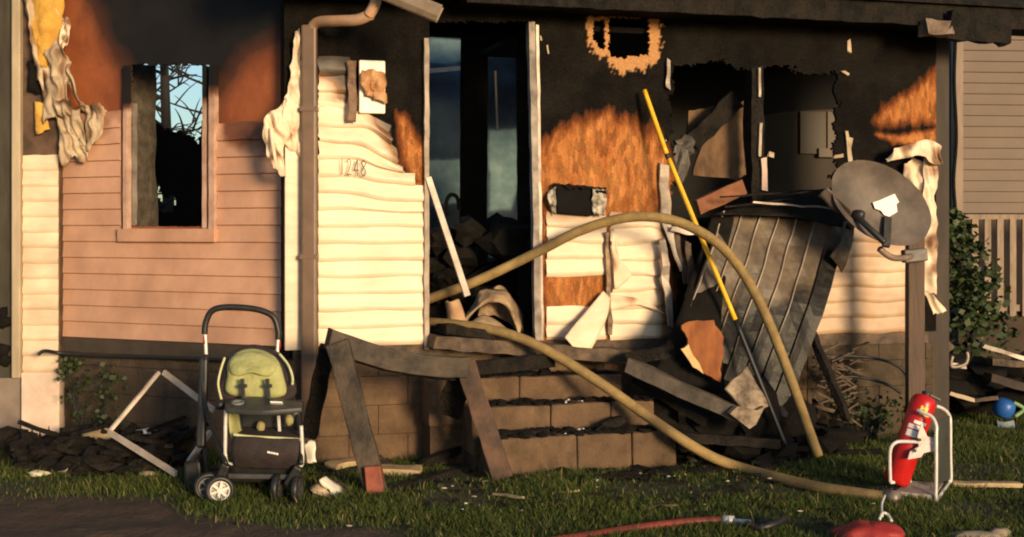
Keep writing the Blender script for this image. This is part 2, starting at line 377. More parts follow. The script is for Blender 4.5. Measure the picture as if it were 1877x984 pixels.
def jagf(px, py, a=5.0):
    return a * (np.sin(px * .31 + 1.3 * np.sin(py * .17)) * .5 + np.sin(px * .83 + py * .29) * .3 + np.sin(py * .61 - px * .11) * .3)
# ================================================================ ground
mb = MB(); n = 120
def gz(x, y): return 0.012 * nz((x, y, 0), .9, 4) + .01 * nz((x, y, 0), 3.1, 8)
xs = np.concatenate([np.linspace(-400, -8, 14), np.linspace(-7, 7, 90), np.linspace(8, 400, 14)])
ys = np.concatenate([np.linspace(-30, 4, 8), np.linspace(4.5, 14, 70), np.linspace(15, 600, 18)])
for y in ys:
    for x in xs: mb.v.append((x, y, gz(x, y)))
W_ = len(xs)
for j in range(len(ys) - 1):
    for i in range(W_ - 1): q = j * W_ + i; mb.f.append((q, q + 1, q + W_ + 1, q + W_))
props(mb.build('ground', turf, smooth=True), kind='structure')
dirt_poly = [(-300, 897), (0, 905), (140, 902), (300, 915), (345, 940), (430, 955), (520, 968), (640, 966), (730, 978), (760, 1010), (700, 1400), (-300, 1400)]
def dirt_sd(px, py): return sdist(px, py, dirt_poly) + jagf(px, py, 6)
mb = MB(); Xs = np.linspace(-4.6, .2, 170); Ys = np.linspace(4.2, 8.0, 130); idm = {}
Pg = np.array([[(x, y, gz(x, y) + .006 + .010 * nz((x, y, 0), 6, 2)) for x in Xs] for y in Ys])
sx, sy = topx(Pg * np.array([1, 1, 0])); sdv = dirt_sd(sx, sy)
for j in range(len(Ys) - 1):
    for i in range(len(Xs) - 1):
        if sdv[j:j + 2, i:i + 2].min() > 0:
            q = []
            for jj, ii in ((j, i), (j, i + 1), (j + 1, i + 1), (j + 1, i)):
                if (jj, ii) not in idm: idm[(jj, ii)] = len(mb.v); mb.v.append(tuple(Pg[jj, ii]))
                q.append(idm[(jj, ii)])
            mb.f.append(tuple(q))
props(mb.build('dirt_path', soil, smooth=True), kind='structure')
# ================================================================ the burnt house
H = thing('burnt_house', FW.at(2.1, 0, 0), 'burnt single-storey house with cream siding and soot-blackened front wall', 'house')
ZB, ZT = .775, 3.06
def fu(x, y=400, d=0): return FW.hit(x, y, d)[0]
def fz(x, y, d=0): return FW.hit(x, y, d)[1]
hole1 = [(1087, 38), (1088, 70), (1098, 88), (1109, 92), (1111, 60), (1110, 36)]
hole2 = [(1116, 32), (1117, 96), (1130, 106), (1165, 104), (1185, 100), (1190, 96), (1190, 32)]
rim_poly = [(1074, 28), (1078, 80), (1092, 105), (1110, 104), (1120, 122), (1135, 138), (1160, 128), (1180, 130), (1196, 118), (1212, 108), (1213, 26)]
door = [(787, 40), (978, 40), (978, 700), (787, 700)]
wopen = [(1229, 112), (1300, 118), (1368, 122), (1402, 124), (1480, 132), (1540, 136), (1536, 250), (1532, 360), (1520, 420), (1229, 420)]
def fkeep(px, py):
    j = jagf(px, py, 4)
    return ~((sdist(px, py, door) > 0) | (sdist(px, py, wopen) + j + 9 * np.sin(px * .045 + 2 * np.sin(py * .05)) * np.sin(py * .06 + 1) > 0) | (sdist(px, py, hole1) + j * .4 > 0) | (sdist(px, py, hole2) + j * .4 > 0))
cleanF = [([(990, 268), (1015, 244), (1060, 224), (1110, 208), (1165, 220), (1205, 250), (1222, 285), (1228, 300), (1228, 660), (990, 660)], 62),
          ([(1716, 120), (1698, 140), (1680, 168), (1648, 176), (1612, 204), (1602, 222), (1640, 232), (1668, 222), (1716, 226)], 44),
          ([(1716, 236), (1650, 246), (1606, 246), (1640, 262), (1716, 275)], 20),
          ([(1490, 440), (1676, 440), (1676, 700), (1490, 700)], 30),
          ([(728, 205), (748, 222), (772, 262), (786, 262), (786, 340), (748, 322), (732, 275)], 46),
          ([(500, 330), (790, 335), (790, 700), (500, 700)], 30)]
def fresh_or_highlight(px, py):
    s = np.clip((sdist(px, py, rim_poly) + jagf(px, py, 7)) / 3, 0, 1)
    for h in (hole1, hole2): pass
    return s * .95
for nm, x0, x1 in (('wall_sheathing', 521, 787), ('wall_sheathing', 787, 979), ('wall_sheathing', 979, 1229), ('wall_sheathing', 1229, 1556), ('wall_sheathing', 1556, 1716)):
    mb = slab(FW, fu(x0), fu(x1), ZB, ZT, .0125, 0, .028, fkeep, {'soot': clean_of(cleanF), 'fresh_or_highlight': fresh_or_highlight}, .020)
    mb.build(nm, osb, H, tidy=False)
# side return of the projecting front room
mb = MB(); mb.box8([FW.at(0, ZB, -.03), FW.at(.03, ZB, -.03), FW.at(.03, ZB, -.5), FW.at(0, ZB, -.5), FW.at(0, ZT, -.03), FW.at(.03, ZT, -.03), FW.at(.03, ZT, -.5), FW.at(0, ZT, -.5)])
mb.build('return_wall', black, H)
# --- set-back left wall
lwin = [(236, 118), (386, 118), (386, 416), (236, 416)]
cleanL = [([(560, 30), (500, 74), (452, 96), (415, 140), (392, 186), (388, 262), (560, 270)], 120),
          ([(90, -40), (150, -40), (190, 60), (226, 120), (244, 160), (238, 440), (90, 440)], 110),
          ([(90, 260), (560, 260), (560, 700), (90, 700)], 40)]
lu = lambda x, y=400: LW.hit(x, y)[0]
mb = slab(LW, 0.0, lu(560), .75, 3.25, .016, 0, .03, lambda px, py: ~(sdist(px, py, lwin) + jagf(px, py, 2) * (py < 200) > 0), {'soot': clean_of(cleanL)}, .008)
mb.build('wall_board', redboard, H, tidy=False)
# --- vinyl siding planks, each its own piece
def plank(W, u0, u1, z0, h, parent, m, dbase=.004, warp=None, soot=None, seg=.035, endjag=0.0, name='siding_plank', curl=True):
    if u1 - u0 < .02: return None
    n = max(2, int((u1 - u0) / seg)); mb = MB(); so = []
    prof = ([(h + .008, .0), (h + .008, .005), (h * .72, .009), (h * .36, .021), (h * .22, .022), (h * .07, .011), (0, .004), (0.0, .0)] if curl else
            [(h + .008, .0), (h + .008, .0055), (h * .55, .012), (h * .10, .0215), (0.004, .0225), (0, .016), (0.0, .0)])
    k = len(prof)
    for i in range(n + 1):
        u = u0 + (u1 - u0) * i / n
        for q, (dz, dd) in enumerate(prof):
            uu = u + (nz((dz * 30, z0 * 9, i), 1, 3) * endjag if i in (0, n) else 0)
            du, dzz, ddd = warp(uu, z0 + dz, q) if warp else (0, 0, 0)
            v = W.at(uu + du, z0 + dz + dzz, dbase + dd + ddd); mb.v.append(tuple(v))
            so.append(soot(uu + du, z0 + dz + dzz) if soot else 0)
    for i in range(n):
        for q in range(k): a = i * k + q; b = i * k + (q + 1) % k; mb.f.append((a, b, b + k, a + k))
    mb.f.append(tuple(reversed(range(k)))); mb.f.append(tuple(n * k + q for q in range(k)))
    mb.attr['soot'] = so
    o = mb.build(name, m, parent); o.data.polygons.foreach_set('use_smooth', [True] * len(o.data.polygons))
    o.data.set_sharp_from_angle(angle=R(40)); return o
def lerpt(tab, x):
    return float(np.interp(x, [t[0] for t in tab], [t[1] for t in tab]))
def sm(a, b, x): t = min(1, max(0, (x - a) / (b - a))); return t * t * (3 - 2 * t)
# section beside the door (A)
EXP = .112
def xr_A(y): return lerpt([(120, 638), (150, 646), (188, 652), (192, 708), (220, 716), (245, 726), (275, 738), (300, 748), (318, 772), (330, 776)], y)
ua0 = fu(583)
def warpA(u, z, q):
    p = FW.at(u, z, .02); x, y = topx(np.array(p)); x = float(x); y = float(y)
    heat = 1 - sm(190, 420, y)
    rx = sm(620, 745, x)
    sag = -(.17 * rx * rx * sm(150, 215, y) * (1 - sm(262, 322, y)) + .055 * rx * sm(285, 330, y) * (1 - sm(350, 400, y)))
    wv = .006 * math.sin(u * 9 + z * 21) * (.5 + heat) + .022 * heat * nz(p, 6, 2) + .007 * nz(p, 3.2, 7)
    dd = .030 * heat * abs(nz(p, 8, 5)) + .016 * nz(p, 4.5, 9) * (.7 + heat) * (1 if q in (2, 3, 4, 5) else .2)
    return (0, sag + wv, max(dd, -.001) + (.03 * rx * heat if q in (3, 4, 5) else 0))
def sootA(u, z):
    p = FW.at(u, z, .02); x, y = topx(np.array(p)); xr = xr_A(float(y))
    return .75 * (1 - sm(108, 160, float(y))) + .62 * sm(xr - 60, xr + 8, float(x)) * (1 - sm(300, 345, float(y))) + .22 * (1 - sm(180, 330, float(y)))
z = ZB
while z < fz(600, 118):
    ym = float(topx(np.array(FW.at(1.0, z + EXP * .6, .02)))[1])
    plank(FW, ua0, fu(xr_A(ym)), z, EXP, H, vinyl, warp=warpA, soot=sootA, endjag=.02 if ym < 330 else 0)
    z += EXP
# section between door and windows (B): two runs with a tear between, one plank stripped off
def warpB(u, z, q):
    p = FW.at(u, z, .02); x, y = map(float, topx(np.array(p)))
    t = sm(1150, 1225, x) * .06
    return (0, .006 * math.sin(u * 8 + z * 17) + .012 * nz(p, 5, 4) + t * nz(p, 7, 6) * .5, max(-.001, .012 * nz(p, 5, 12) + .02 * abs(nz(p, 7, 3)) * sm(1100, 1220, x) * (1 if q in (2, 3, 4, 5) else .3)))
def sootB(u, z):
    p = FW.at(u, z, .02); x, y = map(float, topx(np.array(p)))
    return .25 * (1 - sm(385, 420, y)) + .45 * sm(1195, 1232, x) + .22
z = ZB
for i in range(9):
    ym = float(topx(np.array(FW.at(2.2, z + EXP * .5, .02)))[1])
    if ym < 385: break
    if not (505 < ym < 562): plank(FW, fu(1001), fu(1110), z, EXP, H, vinyl, warp=warpB, soot=sootB, endjag=.015)
    plank(FW, fu(1118), fu(lerpt([(390, 1224), (480, 1216), (540, 1224), (620, 1232)], ym)), z - .012, EXP, H, vinyl, warp=warpB, soot=sootB, endjag=.03)
    z += EXP
# section right of the windows (C)
def warpC(u, z, q):
    p = FW.at(u, z, .02); return (0, .010 * nz(p, 5, 8) + .005 * math.sin(u * 11), max(-.001, .012 * nz(p, 5, 2)))
z = ZB
for i in range(7):
    ym = float(topx(np.array(FW.at(4.0, z + EXP * .5, .02)))[1])
    if ym < 420: break
    plank(FW, fu(lerpt([(430, 1560), (470, 1545), (520, 1500), (610, 1480)], ym)), fu(1664), z, EXP, H, vinyl, warp=warpC, soot=lambda u, z: .36, endjag=.02); z += EXP
# set-back wall
LEXP = .116; z = .765
def warpL(u, z, q):
    p = LW.at(u, z, .02); x, y = map(float, topx(np.array(p))); h = 1 - sm(230, 330, y)
    return (0, .012 * h * nz(p, 6, 5), .008 * h * abs(nz(p, 6, 1)))
def sootL(u, z):
    p = LW.at(u, z, .02); x, y = map(float, topx(np.array(p)))
    return .50 * (1 - sm(230, 330, y)) * sm(380, 420, x) + .40 * (1 - sm(190, 300, y)) * (1 - sm(230, 240, x)) + .12 * sm(380, 520, x)
for i in range(15):
    ym = float(topx(np.array(LW.at(.9, z + LEXP * .5, .02)))[1])
    if ym > 432: plank(LW, lu(116), lu(540), z, LEXP, H, vinylp, curl=False, warp=warpL, soot=sootL)
    else:
        if ym > 195: plank(LW, lu(116), lu(224), z, LEXP, H, vinylp, curl=False, warp=warpL, soot=sootL, endjag=.01)
        if ym > 246: plank(LW, lu(401), lu(540), z, LEXP, H, vinylp, curl=False, warp=warpL, soot=sootL, endjag=.01)
    z += LEXP
mb = MB(); mb.wbox(LW, lu(108), lu(116), .76, LW.hit(112, 235)[1], .0, .035); mb.build('corner_channel', whitetrim, H)
# left window: frame, sill, burnt jamb
WL = MB(); WL.beam(LW.px(233, 420, .025), LW.px(233, 120, .025), .032, .05, up=LW.n, seg=24, rag=.003); pinktrim = mat('smoked_pink_trim', (.55, .36, .28), (.38, .23, .17), .6, scale=9, grime=.3, soot=dict(scale=12, amp=.5, mid=(.16, .07, .04)))
def trimsoot(mb, y0, y1):
    mb.attr['soot'] = [1 - sm(y0, y1, float(topx(np.array(v))[1])) for v in mb.v]; return mb
win = trimsoot(WL, 165, 225).build('window_frame', pinktrim, H)
mb = MB(); mb.beam(LW.px(391, 420, .025), LW.px(392, 120, .025), .045, .05, up=LW.n, seg=24, rag=.004); trimsoot(mb, 130, 200).build('side_trim', pinktrim, win)
mb = MB(); mb.beam(LW.px(381, 418, -.012), LW.px(381, 122, -.012), .028, .09, up=LW.n, seg=24, rag=.003); trimsoot(mb, 150, 215).build('inner_trim', pinktrim, win)
mb = MB(); mb.wbox(LW, lu(224), lu(402), LW.hit(300, 443)[1], LW.hit(300, 419)[1], .0, .055); mb.build('window_sill', vinylp, win, bevel=.004)
mb = MB(); mb.beam(LW.px(245, 412, -.03), LW.px(245, 190, -.03), .03, .04, up=LW.n, seg=12, rag=.006); mb.build('inner_stop', greytrim, win)
mb = MB(); mb.loft([P(243, 118, 9.75), P(243, 270, 9.75), P(243, 430, 9.75)], [P(284, 120, 9.95), P(282, 280, 9.95), P(286, 430, 9.95)], 16, 6, .02, .05, 5, 3); mb.build('charred_curtain', mat('burnt_cloth', (.09, .07, .05), (.04, .032, .024), .9, scale=14, bump=.6), win)
# ragged burnt partition inside, seen through the left window
IW = Wall(-4.2, 11.2, 0, 11.2)
part_poly = [(150, 500), (150, 210), (272, 215), (284, 222), (300, 236), (330, 242), (352, 250), (361, 262), (368, 248), (374, 205), (400, 190), (440, 200), (440, 500)]
phole = [(284, 322), (290, 338), (292, 352), (300, 362), (321, 356), (319, 378), (313, 390), (298, 389), (291, 378), (288, 350)]
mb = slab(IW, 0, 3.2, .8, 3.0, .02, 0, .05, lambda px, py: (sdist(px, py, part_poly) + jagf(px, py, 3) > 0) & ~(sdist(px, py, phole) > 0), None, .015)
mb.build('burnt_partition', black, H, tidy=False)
# downspout + gutter
def dpt(x, y, d): return FW.px(x, y, d)
mb = MB(); r = .036
mb.tube([P(690, -25, 8.22), P(688, 5, 8.22), P(676, 28, 8.25)], r, 14, 6); mb.tube([P(680, 26, 8.25), P(655, 36, 8.30), P(620, 38, 8.40), P(585, 40, 8.52), P(572, 50, 8.56)], r, 14, 6)
elbow = mb.build('downspout_elbow', mat('pale_downspout', (.58, .35, .22), (.42, .25, .15), .45, scale=7, grime=.35), H, smooth=True)
mb = MB(); b0 = P(567, 46, 8.56); b1 = Vector((b0.x, 8.56, .02)); mb.beam(b1, b0, .10, .075, up=(0, 1, 0), seg=14, rag=.0); dso = mb.build('downspout', brownpipe, H, bevel=.014)
for yy in (200, 470):
    q = P(567, yy, 8.56); mb = MB(); mb.beam(q + Vector((-.056, 0, 0)), q + Vector((.056, 0, 0)), .09, .03, up=(0, 0, 1)); mb.build('strap', brownpipe, dso)
mb = MB(); g0, g1 = P(690, -22, 8.12), P(806, 26, 7.95); ax = (g1 - g0).normalized(); sx_ = Vector((0, 1, 0)); upv = ax.cross(sx_).normalized() * -1
if upv.z < 0: upv = -upv
prof = [(-.06, .05), (-.06, .035), (-.05, -.02), (-.03, -.05), (.05, -.05), (.05, .05)]
inn = [(a * .9, b_ * .9 + .006) for a, b_ in prof]
for rr in (g0, g1):
    for a, b_ in prof + inn: mb.v.append(tuple(rr + sx_ * a + upv * b_))
k = 6
for i in range(5):
    mb.f.append((i, i + 1, 12 + i + 1, 12 + i)); mb.f.append((6 + i, 12 + 6 + i, 12 + 7 + i, 7 + i)); mb.f.append((i, 6 + i, 7 + i, i + 1)); mb.f.append((12 + i, 12 + i + 1, 12 + 7 + i, 12 + 6 + i))
mb.f.append((0, 12, 18, 6)); mb.f.append((5, 11, 23, 17))
mb.build('broken_gutter', mat('dull_gutter_metal', (.46, .34, .24), (.30, .22, .15), .45, metal=.2, scale=9, grime=.3), H)
# corner trim (pale, left end) and melted flaps of siding hanging off it
mb = MB(); mb.wbox(FW, .004, fu(556), ZB - .02, fz(540, 240), .0, .03); mb.build('corner_post', vinyl, H, bevel=.006)
ct = MB(); ct.loft([FW.px(540, 60, .04), FW.px(534, 110, .05), FW.px(530, 150, .05), FW.px(520, 190, .06), FW.px(524, 270, .04)], [FW.px(552, 55, .05), FW.px(552, 110, .06), FW.px(555, 150, .05), FW.px(556, 200, .045), FW.px(556, 290, .04)], 30, 12, .004, .055, 15, 5, jag=.04)
fl = sootify(ct, .12, .7, 9).build('melted_flap', vinyl, H, smooth=True)
ct = MB(); ct.loft([FW.px(520, 185, .06), FW.px(490, 205, .10), FW.px(480, 235, .10), FW.px(484, 268, .09), FW.px(497, 300, .08)], [FW.px(540, 180, .05), FW.px(535, 215, .06), FW.px(530, 250, .06), FW.px(523, 280, .05), FW.px(520, 330, .05)], 32, 18, .004, .085, 10, 17, belly=.02, jag=.05)
sootify(ct, .10, .7, 8).build('melted_flap', vinyl, H, smooth=True)
ct = MB(); ct.tube([FW.px(497, 235, .12), FW.px(500, 265, .12), FW.px(504, 290, .11), FW.px(508, 310, .1)], lambda t: .014 * (1 - .7 * t) + .003, 8, 6); ct.build('melted_drip', vinyl, H, smooth=True)
# door trim
mb = MB(); mb.beam(FW.px(781, 640, .02), FW.px(781, 72, .02), .032, .05, up=FW.n, seg=30, rag=.007); dl = mb.build('door_frame', mat('smoked_door_frame', (.42, .34, .27), (.20, .155, .12), .6, scale=7, grime=.4), H)
mb = MB(); mb.beam(FW.px(985, 622, .02), FW.px(973, 42, .02), .045, .06, up=FW.n, seg=24, rag=.008); mb.build('door_jamb', mat('smoked_jamb', (.40, .33, .28), (.12, .095, .08), .6, scale=7, grime=.4), H)
mb = MB(); mb.beam(FW.px(993, 622, .03), FW.px(984, 46, .03), .02, .03, up=FW.n, seg=24, rag=.006); mb.build('door_jamb', greytrim, H)
mb = MB(); mb.beam(FW.px(785, 325, .05), FW.px(857, 542, .14), .04, .015, up=FW.n); mb.beam(FW.px(782, 328, .045), FW.px(852, 544, .13), .008, .03, up=FW.n); mb.build('hanging_door_strip', whitetrim, H)
# white burnt lamp plate, hanging strip, house number
mb = MB(); mb.wbox(FW, fu(656), fu(704), fz(680, 209), fz(680, 112), .028, .052); lp = mb.build('porch_lamp_plate', mat('clean_white_plastic', (.85, .80, .70), (.78, .70, .58), .5, scale=6), H, bevel=.01)
mb = MB(); mb.loft([FW.px(664, 128, .075), FW.px(661, 148, .085), FW.px(672, 176, .075)], [FW.px(703, 132, .075), FW.px(706, 160, .085), FW.px(708, 188, .07)], 14, 12, .012, .03, 22, 5, belly=.02); mb.build('melted_lamp', mat('melted_tan_plastic', (.50, .27, .12), (.34, .16, .06), .5, scale=11, bump=.3), lp, smooth=True)
mb = MB(); mb.loft([FW.px(633, 112, .06), FW.px(638, 150, .07), FW.px(636, 224, .07)], [FW.px(652, 108, .06), FW.px(653, 150, .07), FW.px(652, 224, .075)], 18, 5, .006, .03, 12, 8, jag=.01); mb.build('melted_strip', mat('smoked_brown_vinyl', (.20, .115, .07), (.09, .05, .03), .6, scale=12, bump=.3), H, smooth=True)
def strokes(paths, name, parent, m, r=.0030):
    mb = MB()
    for pth in paths: mb.tube(pth, r, 6, 5)
    return mb.build(name, m, parent, smooth=True)
digs = {'1': [[(.12, 0), (.13, .5), (.12, 1)]], '2': [[(.0, .18), (.2, -.02), (.45, .12), (.38, .42), (.02, .98)], [(.02, .98), (.3, .96), (.55, .99)]],
        '4': [[(.38, 0), (.18, .36), (-.02, .66)], [(-.02, .66), (.3, .64), (.62, .66)], [(.40, .02), (.41, .5), (.42, 1.02)]],
        '8': [[(.3, .0), (.06, .2), (.3, .45), (.58, .75), (.3, 1.0), (.02, .78), (.28, .47), (.54, .22), (.3, .0)]]}
hn = None
for ch, x0 in (('1', 625), ('2', 636), ('4', 649), ('8', 662)):
    y0, h = 291 + (x0 - 627) * .08, 29
    o = strokes([[FW.px(x0 + a * 15, y0 + b_ * h, .058 + .002 * k) for k, (a, b_) in enumerate(pp)] for pp in digs[ch]], 'house_number', H, bplastic)
# mailbox: melted black box on wall
mb = MB(); mb.box8([FW.px(1022, 390, .075), FW.px(1085, 396, .075), FW.px(1090, 394, .03), FW.px(1016, 392, .03), FW.px(1020, 338, .075), FW.px(1084, 348, .075), FW.px(1100, 346, .03), FW.px(1012, 340, .03)])
ml = thing('mailbox', FW.px(1060, 394, .08), 'melted black mailbox on the scorched board beside the doorway', 'mailbox'); mb.build('box', mat('mailbox_black', (.009, .008, .008), (.006, .0055, .0055), .9, scale=12, spec=.1), ml, bevel=.006)
mb = MB(); mb.loft([FW.px(1014, 336, .02), FW.px(1015, 341, .09)], [FW.px(1110, 344, .02), FW.px(1112, 352, .09)], 6, 20, .005, .03, 18, 3, jag=.02); mb.build('lid', black, ml)
mb = MB(); mb.loft([FW.px(1006, 348, .03), FW.px(1004, 366, .06), FW.px(1010, 384, .05)], [FW.px(1019, 342, .08), FW.px(1020, 366, .085), FW.px(1021, 388, .08)], 12, 6, .005, .03, 20, 3, jag=.02); mb.build('melted_side', mat('melted_grey_film', (.50, .44, .36), (.05, .045, .04), .5, scale=22), ml, smooth=True)
mb = MB(); mb.loft([FW.px(1084, 348, .085), FW.px(1085, 370, .09), FW.px(1086, 395, .085)], [FW.px(1112, 350, .06), FW.px(1110, 370, .08), FW.px(1108, 393, .06)], 14, 8, .005, .04, 24, 7, jag=.02); mb.build('melted_side', MATS['melted_grey_film'], ml, smooth=True)
tan2 = mat('smoked_casing', (.52, .42, .33), (.22, .17, .13), .6, scale=9, grime=.4)
# torn vertical seam and dangling siding pieces in section B
mb = MB(); mb.beam(FW.px(1112, 425, .05), FW.px(1118, 612, .05), .03, .02, up=FW.n, seg=16, rag=.014); mb.build('torn_seam', mat('smoked_seam', (.36, .24, .14), (.08, .05, .03), .7, scale=14), H)
mb = MB(); mb.loft([FW.px(1118, 418, .06), FW.px(1122, 480, .08), FW.px(1126, 530, .06)], [FW.px(1122, 418, .06), FW.px(1136, 470, .09), FW.px(1160, 505, .06)], 16, 6, .005, .03, 12, 4, jag=.02); sootify(mb, .12, .5, 8).build('torn_flap', vinyl, H, smooth=True)
mb = MB(); mb.loft([FW.px(1105, 532, .05), FW.px(1070, 575, .12), FW.px(1034, 618, .20)], [FW.px(1118, 545, .05), FW.px(1108, 592, .12), FW.px(1072, 660, .20)], 14, 8, .006, .016, 7, 2); sootify(mb, .08, .4, 6).build('dangling_siding_strip', vinyl, H, smooth=True)
mb = MB(); mb.loft([FW.px(1110, 540, .055), FW.px(1160, 545, .06), FW.px(1205, 565, .06)], [FW.px(1112, 572, .05), FW.px(1165, 560, .055), FW.px(1218, 575, .06)], 14, 5, .006, .02, 9, 6); sootify(mb, .12, .5, 8).build('torn_flap', vinyl, H, smooth=True)
mb = MB(); mb.beam(FW.px(1216, 300, .03), FW.px(1220, 400, .03), .065, .03, up=FW.n, seg=14, rag=.016); mb.build('window_casing', tan2, H)
mb = MB(); mb.beam(FW.px(1226, 108, .02), FW.px(1224, 165, .03), .03, .02, up=FW.n, seg=10, rag=.014); mb.build('casing_scrap', greytrim, H)
for k, (a, b_, c) in enumerate([((1218, 402), (1250, 490), .05), ((1240, 430), (1262, 520), .045), ((1214, 440), (1230, 600), .05), ((1230, 420), (1290, 425), .035), ((1262, 440), (1268, 520), .05)]):
    mb = MB(); mb.beam(FW.px(*a, .06 + .02 * k), FW.px(*b_, .10 + .02 * k), c, .012, up=FW.n, seg=10, rag=.02); mb.build('bent_trim_strip', [whitetrim, charb, greytrim][k % 3], H)
# sill beam under the siding and block foundation (parts)
mb = MB(); mb.wbox(FW, .06, fu(1700), .69, ZB - .002, -.03, .012); mb.build('sill_beam', charb, H)
mb = MB(); mb.wbox(FW, .03, fu(1716), -.03, .69, -.2, -.02); mb.build('foundation_core', mortar, H)
def blocks(W, u0, u1, z0, z1, d, m, parent, bw=.40, bh=.195, gap=.002, dep=.06):
    z = z0; row = 0; proto = {}
    while z < z1 - .03:
        h = min(bh, z1 - z); u = u0 - (bw / 2 if row % 2 else 0)
        while u < u1 - .02:
            a, b_ = max(u, u0), min(u + bw, u1)
            if b_ - a > .03:
                mb = MB(); j = random.uniform(-.004, .005); mb.wbox(W, a + gap / 2, b_ - gap / 2, z + gap / 2, z + h - gap / 2, d - dep, d + j); mb.build('foundation_block', m, parent, bevel=.004)
            u += bw
        z += bh; row += 1
blocks(FW, .03, fu(1480), -.02, .69, -.0, block, H)
blocks(FW, fu(1480), fu(1712), -.02, .69, -.0, mat('shaded_block', (.075, .052, .030), (.04, .028, .017), .9, scale=9, bump=.5, bscale=50, grime=.4), H)  # foundation shade put into the colour of a darker block copy
mb = MB(); mb.wbox(LW, .0, lu(548), .66, .762, -.03, .014); mb.build('sill_beam', mat('dark_sill', (.06, .044, .032), (.04, .03, .022), .8, scale=7, bump=.2), H)
mb = MB(); mb.wbox(LW, .0, lu(548), -.03, .66, -.2, -.03); mb.build('foundation_core', mortar, H)
blocks(LW, 0.0, lu(545), -.02, .66, -.01, blockd, H)
# pier at the left end: white base block, cream planks, torn yellow insulation above
pu = lambda x, y=400, d=0: PW.hit(x, y, d)[0]
mb = MB(); mb.wbox(PW, pu(40, 700), pu(110, 700), -.05, PW.hit(70, 682)[1], -.3, .02); mb.build('pier_base', mat('whitewashed_block', (.70, .55, .45), (.56, .42, .33), .85, scale=5, bump=.3, grime=.25), H, bevel=.01)
mb = MB(); mb.wbox(PW, pu(40), pu(110), PW.hit(70, 682)[1], 3.4, -.3, -.01); mb.build('pier_core', mat('smoked_pier_board', (.12, .07, .045), (.05, .03, .02), .85, scale=6), H)
z = PW.hit(70, 682)[1]; i = 0
def warpP(u, z, q):
    p = PW.at(u, z, 0); y = float(topx(np.array(p))[1]); h = 1 - sm(260, 420, y)
    return (0, .012 * nz(p, 7, 2) * (.4 + h), max(0, .02 * nz(p, 7, 5) * (.3 + h)))
while PW.hit(70, 290)[1] > z:
    plank(PW, pu(42), pu(107), z, .112, H, vinyl, warp=warpP, dbase=-.008, soot=lambda u, z: .27); z += .112
mb = MB(); mb.wbox(PW, pu(25), pu(41), PW.hit(30, 692)[1], 3.4, -.08, .045); mb.build('corner_post', mat('weathered_cream_post', (.46, .37, .25), (.34, .27, .18), .6, scale=5, stretch=(2, 2, .4), grime=.25), H, bevel=.008)
mb = MB(); mb.loft([PW.px(56, -20, .02), PW.px(64, 60, .03), PW.px(72, 120, .02)], [PW.px(118, -20, .02), PW.px(110, 50, .03), PW.px(84, 125, .02)], 18, 10, .03, .03, 10, 4, belly=.03); mb.build('exposed_insulation', foam, H, smooth=True)
mb = MB(); mb.loft([PW.px(66, 190, .015), PW.px(68, 245, .02)], [PW.px(82, 190, .015), PW.px(92, 240, .02)], 10, 6, .02, .015, 12, 4, belly=.01, jag=.02); mb.build('exposed_insulation', foam, H, smooth=True)
tan = mat('smoked_vinyl', (.50, .39, .26), (.32, .23, .15), .55, scale=7, bump=.1, grime=.3, soot=dict(scale=9, amp=.5, mid=(.22, .12, .06), black=(.03, .022, .016)))
for A, B, sd, m in [
    ([(44, -10), (50, 40), (60, 90), (66, 140)], [(58, -10), (58, 40), (70, 100), (76, 150)], 3, tan),
    ([(70, 120), (74, 170), (80, 230)], [(118, 40), (126, 110), (128, 190)], 7, tan),
    ([(78, 165), (92, 185), (108, 210)], [(112, 170), (140, 205), (160, 262)], 13, tan),
    ([(112, 120), (128, 160), (150, 195)], [(126, 110), (150, 190), (196, 205)], 19, tan),
    ([(106, 205), (108, 250), (110, 296)], [(150, 200), (158, 245), (162, 285)], 23, tan),
    ([(148, 196), (158, 230), (150, 290)], [(200, 200), (196, 225), (180, 262)], 29, tan),
    ([(106, 20), (112, 60), (118, 95)], [(124, 30), (128, 62), (128, 80)], 31, vinyl)]:
    mb = MB(); mb.loft([PW.px(x, y, .05 + .01 * k) for k, (x, y) in enumerate(A)], [PW.px(x, y, .07 + .015 * k) for k, (x, y) in enumerate(B)], 30, 18, .004, .075, 11, sd, belly=.01, jag=.05); sootify(mb, .15, .8, 9, sd).build('torn_siding', m, H, smooth=True)
for a, b_ in [((52, 110), (76, 168)), ((54, 20), (66, 30))]:
    mb = MB(); mb.loft([PW.px(a[0], a[1], .03), PW.px(a[0], b_[1], .03)], [PW.px(b_[0], a[1], .03), PW.px(b_[0], b_[1], .035)], 6, 5, .01, .03, 14, 2, jag=.02); mb.build('charred_patch', black, H, smooth=True)
